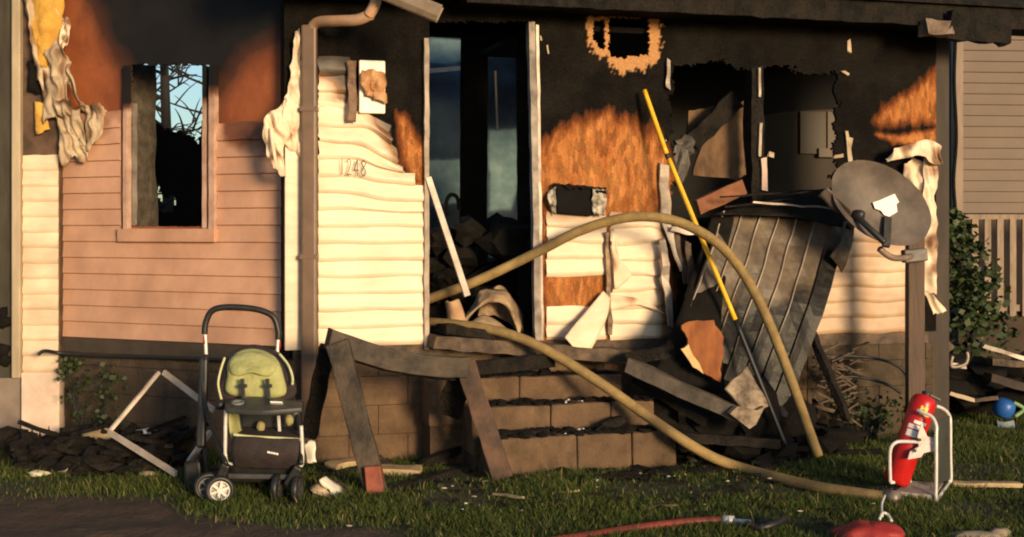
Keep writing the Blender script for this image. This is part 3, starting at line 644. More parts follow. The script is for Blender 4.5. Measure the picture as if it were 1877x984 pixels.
# right end: corner post, hanging siding, small scraps
mb = MB(); mb.wbox(FW, fu(1702), fu(1744), -.02, ZT + .06, -.16, -.03); mb.build('corner_post', mat('smoked_grey_post', (.050, .037, .028), (.032, .024, .018), .75, scale=5, stretch=(2, 2, .4), bump=.2), H)
for A, B, dd, sd in [([(1694, 262), (1690, 340), (1688, 440), (1686, 540)], [(1722, 262), (1716, 340), (1716, 440), (1712, 540)], .10, 3),
                     ([(1622, 292), (1640, 272), (1672, 260), (1706, 256), (1726, 268)], [(1628, 298), (1652, 290), (1684, 284), (1708, 300), (1730, 300)], .14, 8),
                     ([(1655, 300), (1660, 340), (1664, 400)], [(1700, 295), (1700, 340), (1698, 400)], .05, 12),
                     ([(1690, 535), (1700, 555), (1708, 575)], [(1704, 535), (1722, 558), (1729, 574)], .14, 14)]:
    mb = MB(); mb.loft([FW.px(x, y, dd + .006 * k) for k, (x, y) in enumerate(A)], [FW.px(x, y, dd + .02 + .006 * k) for k, (x, y) in enumerate(B)], 40, 16, .004, .055, 11, sd, belly=.01, jag=.03); sootify(mb, .16, .6, 7).build('hanging_siding', vinyl, H, smooth=True)
for x0, y0, x1, y1, wd in [(1556, 70, 1557, 92, .025), (1558, 255, 1559, 310, .03), (1552, 240, 1558, 300, .02), (1545, 130, 1556, 138, .02), (1546, 284, 1530, 287, .03), (1408, 282, 1420, 284, .035), (990, 65, 992, 75, .012), (1003, 85, 1006, 100, .012)]:
    mb = MB(); mb.beam(FW.px(x0, y0, .012), FW.px(x1, y1, .012), wd, .012, up=FW.n, seg=6, rag=.016); mb.build('trim_scrap', tan, H)
# window mullion
mb = MB(); mb.beam(FW.px(1383, 122, -.03), FW.px(1386, 410, -.03), .10, .09, up=FW.n, seg=20, rag=.012); mul = mb.build('window_mullion', char, H)
for (x0, y0, x1, y1, wd, m) in [(1391, 126, 1391, 180, .018, tan2), (1394, 225, 1393, 285, .02, tan2), (1400, 290, 1402, 350, .045, mat('pink_inner_trim', (.60, .42, .34), (.45, .3, .24), .6, scale=8))]:
    mb = MB(); mb.beam(FW.px(x0, y0, .03), FW.px(x1, y1, .03), wd, .02, up=FW.n, seg=10, rag=.008); mb.build('trim_strip', m, mul)
# roof: charred eave, fascia, soffit, rafters
mb = MB()
def eave(u0, u1, zb, zt, d0, d1, seg=30, rag=.012):
    mb = MB()
    for i in range(seg):
        a = u0 + (u1 - u0) * i / seg; b_ = u0 + (u1 - u0) * (i + 1) / seg
    mb.beam(FW.at(u0, (zb + zt) / 2, (d0 + d1) / 2), FW.at(u1, (zb + zt) / 2, (d0 + d1) / 2), abs(d1 - d0), zt - zb, seg=seg, rag=rag); return mb
uR = fu(1990)
eave(fu(830), uR, 3.035, 3.24, .33, .37, 60).build('fascia_board', char, H)
eave(fu(830), uR - .05, 3.05, 3.08, .0, .33, 20, .006).build('soffit', black, H)
eave(-.3, fu(826), 3.07, 3.24, .33, .37).build('fascia_board', char, H)
eave(-.3, fu(826), 3.085, 3.11, .0, .33, 20, .006).build('soffit', black, H)
mb = MB(); mb.box8([FW.at(-.35, 3.19, .42), FW.at(uR + .1, 3.19, .42), FW.at(uR + .1, 3.62, -1.0), FW.at(-.35, 3.62, -1.0), FW.at(-.35, 3.22, .42), FW.at(uR + .1, 3.22, .42), FW.at(uR + .1, 3.65, -1.0), FW.at(-.35, 3.65, -1.0)]); mb.build('roof_deck', char, H)
for k in range(6):
    u = .3 + k * .85; mb = MB(); mb.beam(FW.at(u, 3.58, -.9), FW.at(u, 4.1, -2.6), .05, .14, seg=6, rag=.012); mb.build('burnt_rafter', char, H)
mb = MB(); mb.beam(FW.px(1690, 50, .40), FW.px(1745, 54, .40), .10, .10, seg=6, rag=.03); mb.build('melted_fascia_end', mat('melted_pink_grey', (.20, .135, .105), (.08, .055, .042), .6, scale=12), H)
mb = MB(); mb.beam(FW.px(1735, 48, .42), FW.px(1850, 58, .42), .06, .20, seg=12, rag=.03); mb.build('hanging_fascia_scrap', char, H)
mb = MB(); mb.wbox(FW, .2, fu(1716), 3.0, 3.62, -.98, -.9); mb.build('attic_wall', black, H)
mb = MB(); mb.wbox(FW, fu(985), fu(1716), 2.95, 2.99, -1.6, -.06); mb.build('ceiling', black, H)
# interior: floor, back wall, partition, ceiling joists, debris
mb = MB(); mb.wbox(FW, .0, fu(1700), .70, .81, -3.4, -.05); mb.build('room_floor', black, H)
BW = Wall(*FW.at(-.2, 0, -3.0).to_2d(), *FW.at(5.2, 0, -3.0).to_2d())
litT = [([(780, 66), (850, 72), (850, 112), (800, 118), (785, 110)], 10), ([(780, 292), (850, 290), (850, 372), (790, 380)], 14), ([(893, 236), (950, 232), (955, 330), (940, 390), (893, 390)], 26), ([(896, 70), (915, 72), (912, 100), (896, 105)], 12)]
semi = clean_of(litT)
def smoke_and_light(px, py): return np.where((px < 850) & (py > 112) & (py < 300), np.minimum(semi(px, py), .52), np.minimum(semi(px, py), .8))  # patches of blue light drawn as clear plaster among the smoke
mb = slab(BW, .6, 3.4, .8, 3.75, .03, 0, .05, None, {'soot': smoke_and_light}); mb.build('room_back_wall', blue_lit_plaster, H, tidy=False)
mb = MB(); mb.beam(P(786, 130, 11.7), P(843, 125, 11.8), .03, .04, seg=4); mb.build('curtain_rail', whitetrim, H)
mb = MB(); mb.beam(P(866, 640, 10.6), P(870, 20, 10.6), .22, .10, up=(0, 1, 0), seg=20, rag=.012); mb.build('charred_stud', black, H)
mb = MB(); mb.beam(P(895, 60, 10.5), P(958, 62, 10.5), .2, .3, seg=6, rag=.03); mb.build('charred_header', black, H)
mb = MB(); mb.beam(P(962, 640, 9.6), P(958, 20, 9.6), .10, .05, up=(0, 1, 0), seg=20, rag=.01); mb.build('charred_stud', char, H)
mb = MB(); mb.beam(P(908, 130, 10.3), P(912, 240, 10.3), .015, .01); mb.build('hanging_wire', whitetrim, H)
# burnt contents heaped behind the doorway
mb = MB()
for k in range(26):
    x = random.uniform(800, 965); yy = random.uniform(420, 560); mb.ico(P(x, yy, random.uniform(9.6, 10.8)), random.uniform(.08, .2), k * 3.1, .8, (1, 1, .8), 2)
for k in range(10):
    a = P(random.uniform(800, 960), random.uniform(430, 560), 9.8); mb.beam(a, a + Vector((random.uniform(-.4, .4), random.uniform(-.2, .2), random.uniform(-.25, .25))), .05, .03, seg=3, rag=.01)
mb.tube([P(822, 395, 10.2), P(818, 372, 10.2), P(826, 357, 10.2), P(838, 362, 10.2), P(842, 384, 10.2)], .016, 8, 6)
mb.wbox(BW, .9, 2.6, .75, 1.3, .6, 2.0)
o = single(mb, 'burnt_contents', black, 'heap of blackened household contents inside the doorway', 'debris'); o['kind'] = 'stuff'
def ctn(A, B, name, m, label, **k):
    mb = MB(); mb.loft(A, B, 20, 12, .012, k.get('amp', .08), k.get('scale', 7), k.get('seed', 2), belly=k.get('belly', .05), jag=.02); return single(mb, name, m, label, 'debris', smooth=True)
fd = lambda x, y, d=-.25: FW.px(x, y, d)
ctn([fd(858, 560), fd(885, 528), fd(930, 535), fd(956, 575)], [fd(850, 602, -.12), fd(882, 565, -.12), fd(920, 560, -.12), fd(955, 615, -.12)], 'crumpled_insulation', mat('dirty_insulation', (.42, .30, .18), (.20, .13, .08), .95, scale=10, bump=.6), 'crumpled tan insulation heaped on the doorway floor', seed=4)
ctn([fd(862, 590, -.16), fd(885, 578, -.16), fd(915, 590, -.16), fd(945, 612, -.16)], [fd(850, 618, -.04), fd(880, 606, -.04), fd(910, 612, -.04), fd(950, 625, -.04)], 'crumpled_insulation', mat('pale_insulation', (.46, .33, .19), (.28, .19, .11), .95, scale=9, bump=.5), 'low pale insulation scrap in front of the taller heap on the doorway floor', seed=9, amp=.05)
ctn([fd(880, 548, -.4), fd(910, 520, -.4), fd(950, 560, -.4)], [fd(870, 600, -.3), fd(905, 575, -.3), fd(955, 610, -.3)], 'crumpled_sheet', MATS['dirty_insulation'], 'brown crumpled sheet behind the insulation in the doorway', seed=14, amp=.10)
ctn([fd(818, 552, -.1), fd(824, 590, -.1), fd(828, 612, -.1)], [fd(838, 548, -.08), fd(850, 580, -.08), fd(862, 612, -.08)], 'torn_carton', mat('tan_card', (.50, .33, .19), (.34, .2, .11), .9, scale=8, bump=.2), 'torn tan carton on the doorway sill under the hose', amp=.02)
# view through the right-hand window: smoked panel with inner casing, leaning boards
RW = Wall(*FW.at(1.5, 0, -1.6).to_2d(), *FW.at(5, 0, -1.6).to_2d())
cr = clean_of([([(1392, 215), (1440, 206), (1540, 200), (1540, 380), (1392, 380)], 10)])
mb = slab(RW, RW.hit(1225, 300)[0], RW.hit(1620, 300)[0], .8, 3.1, .03, 0, .04, None, {'soot': lambda x, y: np.where(x < 1385, 1, cr(x, y))}); mb.build('room_panel', greybrown, H, tidy=False)
mb = MB(); mb.wbox(RW, RW.hit(1464, 240)[0], RW.hit(1512, 240)[0], RW.hit(1490, 282)[1], RW.hit(1490, 205)[1], .0, .03); mb.build('inner_window', mat('dull_pane', (.065, .051, .038), (.05, .04, .03), .6, scale=3), H)
mb = MB(); mb.wbox(RW, RW.hit(1512, 240)[0], RW.hit(1528, 240)[0], RW.hit(1490, 280)[1], RW.hit(1490, 205)[1], .0, .05); mb.build('inner_casing', mat('pale_casing', (.10, .078, .058), (.08, .062, .047), .6, scale=4), H)
mb = MB(); mb.wbox(RW, RW.hit(1495, 240)[0], RW.hit(1535, 240)[0], RW.hit(1490, 288)[1], RW.hit(1490, 272)[1], .0, .06); mb.build('inner_casing', MATS['pale_casing'], H)
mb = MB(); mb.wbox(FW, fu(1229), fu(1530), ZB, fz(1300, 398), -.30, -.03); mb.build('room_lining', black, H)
def board(pts, d, m, name, label, th=.02, cat='board'):
    mb = MB(); mb.prism([FW.px(x, y, dd) for (x, y), dd in zip(pts, d)], FW.n * -th); return single(mb, name, m, label, cat)
brd = mat('smoked_plywood', (.20, .115, .058), (.07, .037, .018), .85, scale=6, stretch=(1, 1, .5), bump=.3, grime=.45)
def jag_outline(pts, n=4, a=3, seed=0):
    out = []
    for i in range(len(pts)):
        p, q = pts[i], pts[(i + 1) % len(pts)]
        for k in range(n):
            t = k / n; out.append((p[0] + (q[0] - p[0]) * t + a * nz((p[0] + k * 7, q[1], seed), .37, seed), p[1] + (q[1] - p[1]) * t + a * nz((p[1], q[0] + k * 5, seed), .41, seed + 3)))
    return out
for pts, d0, nm, lab in [([(1270, 322), (1285, 270), (1330, 215), (1362, 185), (1366, 320), (1350, 330)], -.28, 'leaning_plywood', 'broken tan plywood leaning inside the burnt window beside the mullion'),
                     ([(1258, 262), (1262, 205), (1308, 195), (1300, 215), (1276, 255)], -.42, 'leaning_plywood', 'small smoked plywood scrap leaning at the back of the burnt window')]:
    op = jag_outline(pts, 4, 4, d0); mb = MB(); mb.prism([FW.px(x, y, d0) for x, y in op], FW.n * -.025); single(mb, nm, brd, lab, 'board')
mb = MB(); mb.beam(FW.px(1268, 262, -.22), FW.px(1352, 178, -.26), .14, .06, up=FW.n, seg=10, rag=.02); single(mb, 'charred_beam', char, 'charred beam slanting across the plywood inside the burnt window', 'beam')
mb = MB(); mb.beam(FW.px(1278, 380, .05), FW.px(1362, 342, -.02), .11, .05, up=FW.n, seg=6, rag=.006); single(mb, 'broken_plank', mat('orange_brown_wood', (.25, .10, .045), (.16, .058, .024), .8, scale=8, bump=.2), 'orange-brown broken plank lying on the burnt window ledge', 'plank')
mb = MB(); mb.ico(FW.px(1245, 300, -.1), .10, 4, .9, (.6, .5, 1.3)); mb.ico(FW.px(1255, 270, -.15), .07, 9, .9); single(mb, 'melted_lump', mat('melted_grey', (.12, .10, .085), (.04, .035, .03), .6, scale=12), 'grey melted lump in the corner of the burnt window', 'debris')
# ================================================================ steps
ST = thing('concrete_steps', FW.at(fu(1000), 0, .5), 'three concrete block steps littered with debris below the doorway', 'steps')
def stepx(x, y, d): return FW.hit(x, y, d)[0]
for k, (z1, d1, xa, xb, yy, joints) in enumerate([(.56, .28, 785, 1142, 715, (952,)), (.405, .55, 866, 1203, 772, (1010, 1120)), (.245, .83, 900, 1240, 835, (1060, 1160))]):
    u0, u1 = stepx(xa, yy, d1), stepx(xb, yy, d1); us = [u0] + [stepx(j, yy, d1) for j in joints] + [u1]
    zlo = -.03 if k == 2 else (.0 + [.405, .245, 0][k] - .15)
    for a, b_ in zip(us, us[1:]):
        zl = max(zlo, -.03); mb = MB(); mb.beam(FW.at(a + .002, (zl + z1) / 2, d1 - .17), FW.at(b_ - .002, (zl + z1) / 2, d1 - .17), .34, z1 - zl, seg=9, rag=.009); mb.build('step_block', block, ST, bevel=.014)
    mb = MB(); mb.wbox(FW, u0 + .02, u1 - .02, -.03, z1 - .012, .02, d1 - .03); mb.build('step_core', mortar, ST)
# landing boards at the doorway sill
mb = MB(); mb.beam(FW.px(790, 625, .1), FW.px(1150, 652, .12), .22, .09, up=(0, 0, 1), seg=14, rag=.014); single(mb, 'landing_board', charb, 'scorched landing board along the doorway sill', 'board')
mb = MB(); mb.beam(FW.px(805, 600, .06), FW.px(900, 612, .06), .26, .06, up=(0, 0, 1), seg=8, rag=.02); single(mb, 'threshold_board', char, 'blackened threshold board under the hose at the doorway', 'board')
# small char and glass on the treads
mb = MB()
for k in range(300):
    lv = random.choice([(.56, .02, .26, 800, 1130), (.405, .30, .53, 880, 1195), (.245, .57, .81, 910, 1230), (.245, .57, .81, 910, 1230)])
    u = random.uniform(stepx(lv[3], 750, lv[2]), stepx(lv[4], 750, lv[2])); r = random.uniform(.006, .034)
    mb.ico(FW.at(u, lv[0] + r * .25, random.triangular(lv[1], lv[2] + .01, lv[2])), r, k * 1.7, .9, (1.5, 1, .7), 1)
for k in range(70):
    u = random.uniform(stepx(1030, 880, .9), stepx(1420, 880, .9)); mb.ico(FW.at(u, .02, random.uniform(.84, 1.15)), random.uniform(.01, .05), k * 2.3, .9, (1.6, 1, .6), 1)
o = single(mb, 'char_fragments', black, 'scattered black char fragments on the concrete steps', 'debris'); o['kind'] = 'stuff'
mb = MB()
for k in range(46):
    lv = random.choice([(.405, .34, .54), (.245, .6, .82), (.245, .6, .82), (0.01, .9, 1.2)]); u = random.uniform(stepx(1000, 780, .6), stepx(1215, 780, .6))
    mb.ico(FW.at(u, lv[0] + .006, random.uniform(lv[1], lv[2])), random.uniform(.004, .010), k, .6, (1.3, 1, .6), 1)
o = single(mb, 'glass_fragments', labw, 'small pale glass fragments glinting on the lower steps', 'debris'); o['kind'] = 'stuff'
for (x0, y0, x1, y1, d0, wd, ht, lab) in [(912, 800, 1005, 793, .72, .09, .05, 'short charred stick lying on the lowest concrete step'), (1010, 692, 975, 650, .2, .06, .05, 'charred stick propped against the sill below the lower hose'), (1105, 782, 1140, 770, .66, .07, .06, 'black charred chunk on the lowest step near the hose')]:
    mb = MB(); mb.beam(FW.px(x0, y0, d0), FW.px(x1, y1, d0), wd, ht, seg=6, rag=.012); single(mb, 'charred_stick', char, lab, 'debris')
# ================================================================ collapsed porch railing
RL = thing('collapsed_railing', G(760, 890), 'charred wooden porch railing frame collapsed in front of the steps', 'railing')
def bm_(p0, p1, wd, ht, name, m, parent=RL, up=(0, 1, 0), seg=14, rag=.008, bow=0):
    mb = MB(); mb.beam(p0, p1, wd, ht, up, seg, rag, bow); return mb.build(name, m, parent, bevel=.006)
dkw = mat('dark_scorched_rail', (.075, .052, .034), (.022, .017, .013), .7, scale=7, bump=.5, bscale=26, detail=7)
bm_(P(618, 628, 7.80), P(690, 902, 7.62), .135, .06, 'leg', dkw)
bm_(P(602, 620, 7.86), P(858, 672, 8.15), .10, .13, 'top_rail', dkw, up=(0, 0, 1), bow=-.05)
bm_(P(640, 652, 7.92), P(850, 690, 8.22), .05, .05, 'under_rail', char, up=(0, 0, 1), bow=-.03)
bm_(P(852, 664, 8.16), P(922, 878, 8.02), .125, .06, 'leg', mat('red_brown_scorched_post', (.12, .065, .04), (.04, .025, .018), .75, scale=5, bump=.5))
bm_(P(600, 636, 7.95), P(566, 800, 8.25), .10, .05, 'leg', char)
bm_(P(850, 676, 8.2), P(1010, 660, 8.75), .08, .09, 'top_rail', char, up=(0, 0, 1))
bm_(P(846, 690, 8.24), P(820, 760, 8.4), .16, .04, 'bracket_board', char)
bm_(P(684, 856, 7.60), P(690, 905, 7.58), .10, .07, 'leg_foot', mat('red_painted_foot', (.30, .07, .035), (.16, .04, .02), .6, scale=9, grime=.3))
mb = MB(); mb.beam(P(640, 926, 7.45), P(716, 920, 7.5), .10, .03, seg=6, rag=.008); single(mb, 'charred_foot_plate', char, 'charred flat board lying at the red foot of the collapsed railing', 'board')
# scrap boards and light scraps in the grass by the railing
for x0, y0, x1, y1, wd, ht, m, lab in [(605, 862, 665, 852, .10, .03, sandb, 'pale scrap board lying in grass behind the railing leg'), (690, 870, 772, 872, .16, .04, sandb, 'wide tan scrap board lying behind the red railing foot'),
        (690, 846, 722, 872, .06, .02, charb, 'brown splintered stick leaning on the tan scrap board'), (775, 862, 850, 826, .05, .05, char, 'black charred stick slanting toward the bottom step'), (715, 908, 830, 876, .06, .05, char, 'long black charred stick in the grass between the railing legs'),
        (590, 888, 640, 905, .05, .03, charb, 'brown stick beside the torn white scrap')]:
    a, b_ = G(x0, max(y0, 848)), G(x1, max(y1, 846)); a.z += .03 + max(0, (848 - y0)) / 280; b_.z += .03 + max(0, (846 - y1)) / 280
    mb = MB(); mb.beam(a, b_, wd, ht, seg=8, rag=.012); single(mb, 'scrap_board', m, lab, 'board')
wv = mat('torn_white_vinyl', (.82, .76, .64), (.62, .55, .44), .5, scale=8, grime=.15)
q = 7.55
mb = MB(); mb.loft([P(588, 874, q), P(592, 890, q), P(606, 900, q), P(612, 918, q)], [P(600, 872, q + .05), P(612, 884, q + .08), P(630, 900, q + .1), P(645, 914, q + .08)], 16, 6, .006, .04, 14, 3, belly=.03, jag=.02); single(mb, 'white_vinyl_scrap', wv, 'torn white vinyl scrap standing in the grass between stroller and railing', 'scrap', smooth=True)
mb = MB(); mb.loft([P(560, 812, 7.75), P(562, 850, 7.7)], [P(578, 810, 7.75), P(580, 848, 7.7)], 10, 5, .02, .03, 12, 6, jag=.01); single(mb, 'white_box_scrap', wv, 'small crumpled white box scrap at the foot of the downspout', 'scrap', smooth=True)
mb = MB(); mb.loft([P(566, 895, 7.6), P(575, 905, 7.5)], [P(596, 880, 7.62), P(604, 912, 7.52)], 8, 6, .008, .06, 12, 8); single(mb, 'grey_film_scrap', tan, 'crumpled tan film scrap by the stroller wheel', 'scrap', smooth=True)
# ================================================================ stroller
SY = 7.5
SR = thing('stroller', G(460, 915), 'lime green and dark plum baby stroller standing empty in the grass', 'stroller')
def sp(x, y, dy=0.0): return P(x, y, SY + dy)
mb = MB(); mb.tube([sp(375, 612, .42), sp(377, 592, .42), sp(388, 570, .42), sp(412, 563, .42), sp(450, 564, .42), sp(482, 570, .42), sp(502, 582, .42), sp(510, 606, .42), sp(510, 622, .42)], .019, 12, 6)
hd = mb.build('handle', bplastic, SR, smooth=True)
for xa, ya, xb, yb in ((376, 610, 378, 652), (510, 620, 508, 652)):
    mb = MB(); mb.tube([sp(xa, ya, .42), sp((xa + xb) / 2, (ya + yb) / 2, .41), sp(xb, yb, .40)], .011, 10, 3); mb.build('push_bar', steel, SR, smooth=True)
    mb = MB(); mb.tube([sp(xa, ya + 6, .42), sp(xa + .5, ya + 20, .413)], .0135, 10, 3); mb.build('grip_band', redpaint, hd, smooth=True)
mb = MB(); mb.tube([sp(378, 650, .40), sp(372, 700, .36), sp(376, 740, .30), sp(395, 800, .1), sp(415, 850, -.1)], .013, 10, 5); mb.build('frame_tube', bplastic, SR, smooth=True)
mb = MB(); mb.tube([sp(372, 662, .40), sp(370, 720, .38), sp(374, 800, .42), sp(378, 880, .45)], .014, 10, 5); mb.build('frame_tube', dgrey, SR, smooth=True)
mb = MB(); mb.tube([sp(508, 650, .40), sp(535, 720, .3), sp(548, 790, .1), sp(552, 850, -.1)], .013, 10, 5); mb.build('frame_tube', bplastic, SR, smooth=True)
for pts in ([(414, 752), (413, 800), (415, 846), (432, 850)], [(552, 780), (554, 820), (553, 852), (540, 856)]):
    mb = MB(); mb.tube([sp(x, y, -.04) for x, y in pts], .011, 10, 5); mb.build('front_tube', steel, SR, smooth=True)
mb = MB(); mb.beam(sp(374, 655, .4), sp(368, 820, .3), .05, .05, up=(0, 1, 0), seg=6, rag=.006); mb.build('folded_hood', bplastic, SR, bevel=.012)
# seat back pad: rounded cushion
def pad(outline, thick, name, m, parent, lev=9, dome=.03):
    """cushion: outline of world points, domed toward the camera"""
    pts = catmull([Vector(p) for p in outline], 5, True); c = sum(pts, Vector()) / len(pts); mb = MB(); n = len(pts)
    for ring in range(lev + 1):
        t = ring / lev
        for p in pts:
            q = c.lerp(p, max(t, .001)); mb.v.append(tuple(q + Vector((0, -dome * math.sqrt(max(0, 1 - t * t)) + .010 * nz(q, 14, 4), 0))))
    for r in range(lev):
        for k in range(n): a = r * n + k; b_ = r * n + (k + 1) % n; mb.f.append((a, b_, b_ + n, a + n))
    base = len(mb.v)
    for p in pts: mb.v.append(tuple(p + Vector((0, thick, 0))))
    e = lev * n
    for k in range(n): mb.f.append((e + k, e + (k + 1) % n, base + (k + 1) % n, base + k))
    mb.f.append(tuple(base + k for k in range(n)))
    return mb.build(name, m, parent, smooth=True)
sb = pad([sp(404, 728, .12), sp(408, 690, .16), sp(414, 656, .22), sp(436, 638, .26), sp(462, 633, .27), sp(492, 640, .26), sp(516, 656, .22), sp(534, 690, .16), sp(537, 728, .12), sp(470, 735, .1)], .07, 'seat_back', plumfab, SR, dome=.015)
pad([sp(415, 720, .1), sp(416, 688, .13), sp(418, 662, .18), sp(438, 644, .22), sp(462, 639, .23), sp(488, 645, .22), sp(508, 660, .18), sp(519, 690, .13), sp(521, 724, .1), sp(470, 730, .08)], .03, 'seat_pad', greenfab, sb, dome=.045)
pad([sp(420, 682, .12), sp(424, 655, .17), sp(462, 644, .19), sp(502, 658, .17), sp(507, 676, .13), sp(492, 690, .1), sp(462, 684, .09), sp(436, 690, .1)], .02, 'head_pad', greenfab, sb, dome=.05)
for x in (444, 490):
    mb = MB(); mb.beam(sp(x, 694, .03), sp(x + 3, 735, .02), .024, .012, up=(0, 1, 0)); mb.beam(sp(x - 7, 708, .025), sp(x + 9, 707, .025), .02, .016, up=(0, 1, 0)); mb.build('harness_strap', bplastic, sb, bevel=.003)
for s_ in (0, 1):
    pts = [(406, 732), (400, 705), (404, 680), (412, 655)] if s_ == 0 else [(536, 705), (536, 690), (528, 668), (512, 648)]
    mb = MB(); mb.tube([sp(x, y, .08 + .03 * k) for k, (x, y) in enumerate(pts)], .007, 8, 5); mb.build('seat_piping', mat('pale_green_piping', (.55, .55, .3), (.45, .45, .25), .7, scale=20), sb, smooth=True)
# tray
mb = MB(); mb.loft([sp(412, 735, .04), sp(470, 726, .06), sp(555, 736, .02)], [sp(414, 748, -.2), sp(480, 752, -.26), sp(554, 746, -.2)], 16, 8, .03, .004, 5, 1); tr = mb.build('tray', dgrey, SR, smooth=True, bevel=.006)
mb = MB(); mb.lathe([(.001, .0), (.035, .0), (.038, .012), (.03, .014), (.028, .004), (.001, .004)], sp(436, 740, -.10), (0, -.2, 1), 18); mb.build('cup_holder', mat('grey_plastic', (.16, .16, .15), (.12, .12, .11), .5, scale=10), tr, smooth=True)
mb = MB(); mb.beam(sp(496, 738, -.17), sp(518, 739, -.17), .03, .008, up=(0, .5, 1)); mb.build('tray_sticker', labw, tr)
for x in (408, 553):
    mb = MB(); mb.lathe([(.001, -.02), (.026, -.02), (.03, 0), (.026, .02), (.001, .02)], sp(x - 4, 742, .02), (1, 0, 0), 16); mb.build('hinge', bplastic, SR, smooth=True)
# seat tub, green side, front edge
mb = MB(); mb.loft([sp(418, 755, -.02), sp(420, 790, -.02), sp(430, 812, -.04)], [sp(434, 757, .12), sp(440, 785, .12), sp(446, 800, .1)], 10, 6, .012, .01, 9, 2, belly=.01); mb.build('side_panel', greenfab, SR, smooth=True)
mb = MB(); mb.loft([sp(434, 750, .2), sp(434, 798, .2)], [sp(552, 750, .2), sp(552, 800, .2)], 6, 8, .02, .01, 6, 2); mb.build('seat_inner', bplastic, SR, smooth=True)
mb = MB(); mb.loft([sp(430, 800, -.05), sp(432, 780, .2)], [sp(550, 802, -.05), sp(550, 782, .2)], 6, 10, .02, .008, 9, 3); mb.build('seat_base', plumfab, SR, smooth=True)
mb = MB(); mb.tube([sp(428, 796, -.06), sp(455, 800, -.07), sp(510, 803, -.07), sp(551, 806, -.06)], .009, 8, 6); mb.build('front_piping', MATS['pale_green_piping'], SR, smooth=True)
mb = MB(); mb.loft([sp(416, 752, -.02), sp(422, 800, -.06), sp(427, 846, .0)], [sp(552, 760, -.02), sp(550, 806, -.06), sp(546, 850, .0)], 3, 3, .02, 0, 5); 
mb = MB(); mb.loft([sp(428, 800, -.06), sp(424, 828, -.09), sp(430, 852, -.03)], [sp(550, 806, -.06), sp(548, 832, -.09), sp(540, 856, -.03)], 12, 14, .015, .015, 8, 5, belly=.02); bk_ = mb.build('leg_rest', plumfab, SR, smooth=True)
for k, (dx, wdt) in enumerate([(0, 6), (7, 3), (11, 4), (16, 4)]):
    mb = MB(); mb.beam(sp(490 + dx, 828 + dx * .2, -.145), sp(490 + dx + wdt, 828.5 + (dx + wdt) * .2, -.145), .010, .004, up=(0, 1, 0)); mb.build('logo_mark', labw, bk_)
mb = MB(); mb.loft([sp(420, 850, -.04), sp(418, 882, .0)], [sp(548, 855, -.04), sp(546, 885, .0)], 6, 8, .012, .01, 8, 2); mb.build('basket', bplastic, SR, smooth=True)
mb = MB(); mb.loft([sp(420, 872, -.04), sp(405, 850, .42)], [sp(548, 874, -.04), sp(540, 852, .42)], 6, 8, .012, .01, 8, 2); mb.build('basket_floor', bplastic, SR, smooth=True)
for (x, y, dy, txt) in [(543, 780, .05, 1), (478, 792, .1, 2)]:
    mb = MB(); mb.ico(sp(x if txt == 2 else 530, y - 10, dy), .035, txt, .3, (.7, .5, 1)); mb.build('toy_in_seat' if txt == 2 else 'buckle', mat('dull_khaki', (.30, .26, .12), (.2, .17, .08), .7, scale=12), SR, smooth=True)
mb = MB(); mb.beam(sp(511, 762, .1), sp(513, 795, .08), .016, .01, up=(0, 1, 0)); mb.build('crotch_strap', steel, SR)
# wheels: twin front casters at the left, far wheels dark
def wheel(c, r, axis, hub=True, hubm=None):
    axis = Vector(axis).normalized(); wd = .036
    mb = MB(); mb.lathe([(r * .68, -wd / 2), (r * .92, -wd / 2), (r, -wd / 4), (r, wd / 4), (r * .92, wd / 2), (r * .68, wd / 2), (r * .68, -wd / 2)], c, axis, 26); t = mb.build('wheel', bplastic, SR, smooth=True)
    if hub:
        mb = MB(); mb.lathe([(r * .6, -wd * .45), (r * .74, -wd * .5), (r * .74, wd * .5), (r * .6, wd * .45), (r * .6, -wd * .45)], c, axis, 26); mb.lathe([(.001, -wd * .6), (r * .2, -wd * .6), (r * .2, wd * .6), (.001, wd * .6)], c, axis, 14)
        x = axis.cross(Vector((0, 0, 1))).normalized(); y = axis.cross(x)
        for k in range(6):
            a = k * math.pi / 3 + .3; dv = x * math.cos(a) + y * math.sin(a); mb.beam(c + dv * r * .12, c + dv * r * .66, .014, wd * .8, up=axis)
        mb.build('rim', hubm or labw, t, smooth=False)
    return t
rw = .082
wheel(Vector((sp(413, 896).x, 7.36, rw)), rw, (.25, -1, 0), hubm=mat('white_plastic_rim', (.66, .63, .58), (.56, .53, .48), .5, scale=12, grime=.1)); wheel(Vector((sp(385, 894).x, 7.46, rw)), rw, (.25, -1, 0), hubm=mat('dull_plastic_rim', (.22, .2, .18), (.15, .14, .13), .5, scale=12))
for x, y_ in ((508, 7.42), (545, 7.40)): wheel(Vector((P(x, 900, y_).x, y_, rw)), rw, (1, -.12, 0), hubm=dgrey)
for x, y_ in ((362, 7.95), (530, 7.95)): wheel(Vector((P(x, 880, y_).x, y_, rw * 1.15)), rw * 1.15, (1, .05, 0), hubm=dgrey)
mb = MB(); mb.beam(Vector((P(362, 880, 7.95).x, 7.95, rw * 1.15)), Vector((P(530, 880, 7.95).x, 7.95, rw * 1.15)), .02, .02); mb.build('rear_axle', bplastic, SR)
for xa, ya, xb, yb in ((415, 850, 400, 880), (548, 855, 527, 880)):
    mb = MB(); mb.beam(sp(xa, ya, -.1), Vector((P(xb, yb, 7.41).x, 7.41, .10)), .05, .05, up=(0, 1, 0), seg=4); mb.build('caster_fork', bplastic, SR, bevel=.01)
mb = MB(); mb.beam(sp(418, 872, -.06), sp(545, 874, -.06), .03, .03, seg=6); mb.build('foot_rest', dgrey, SR, bevel=.006)
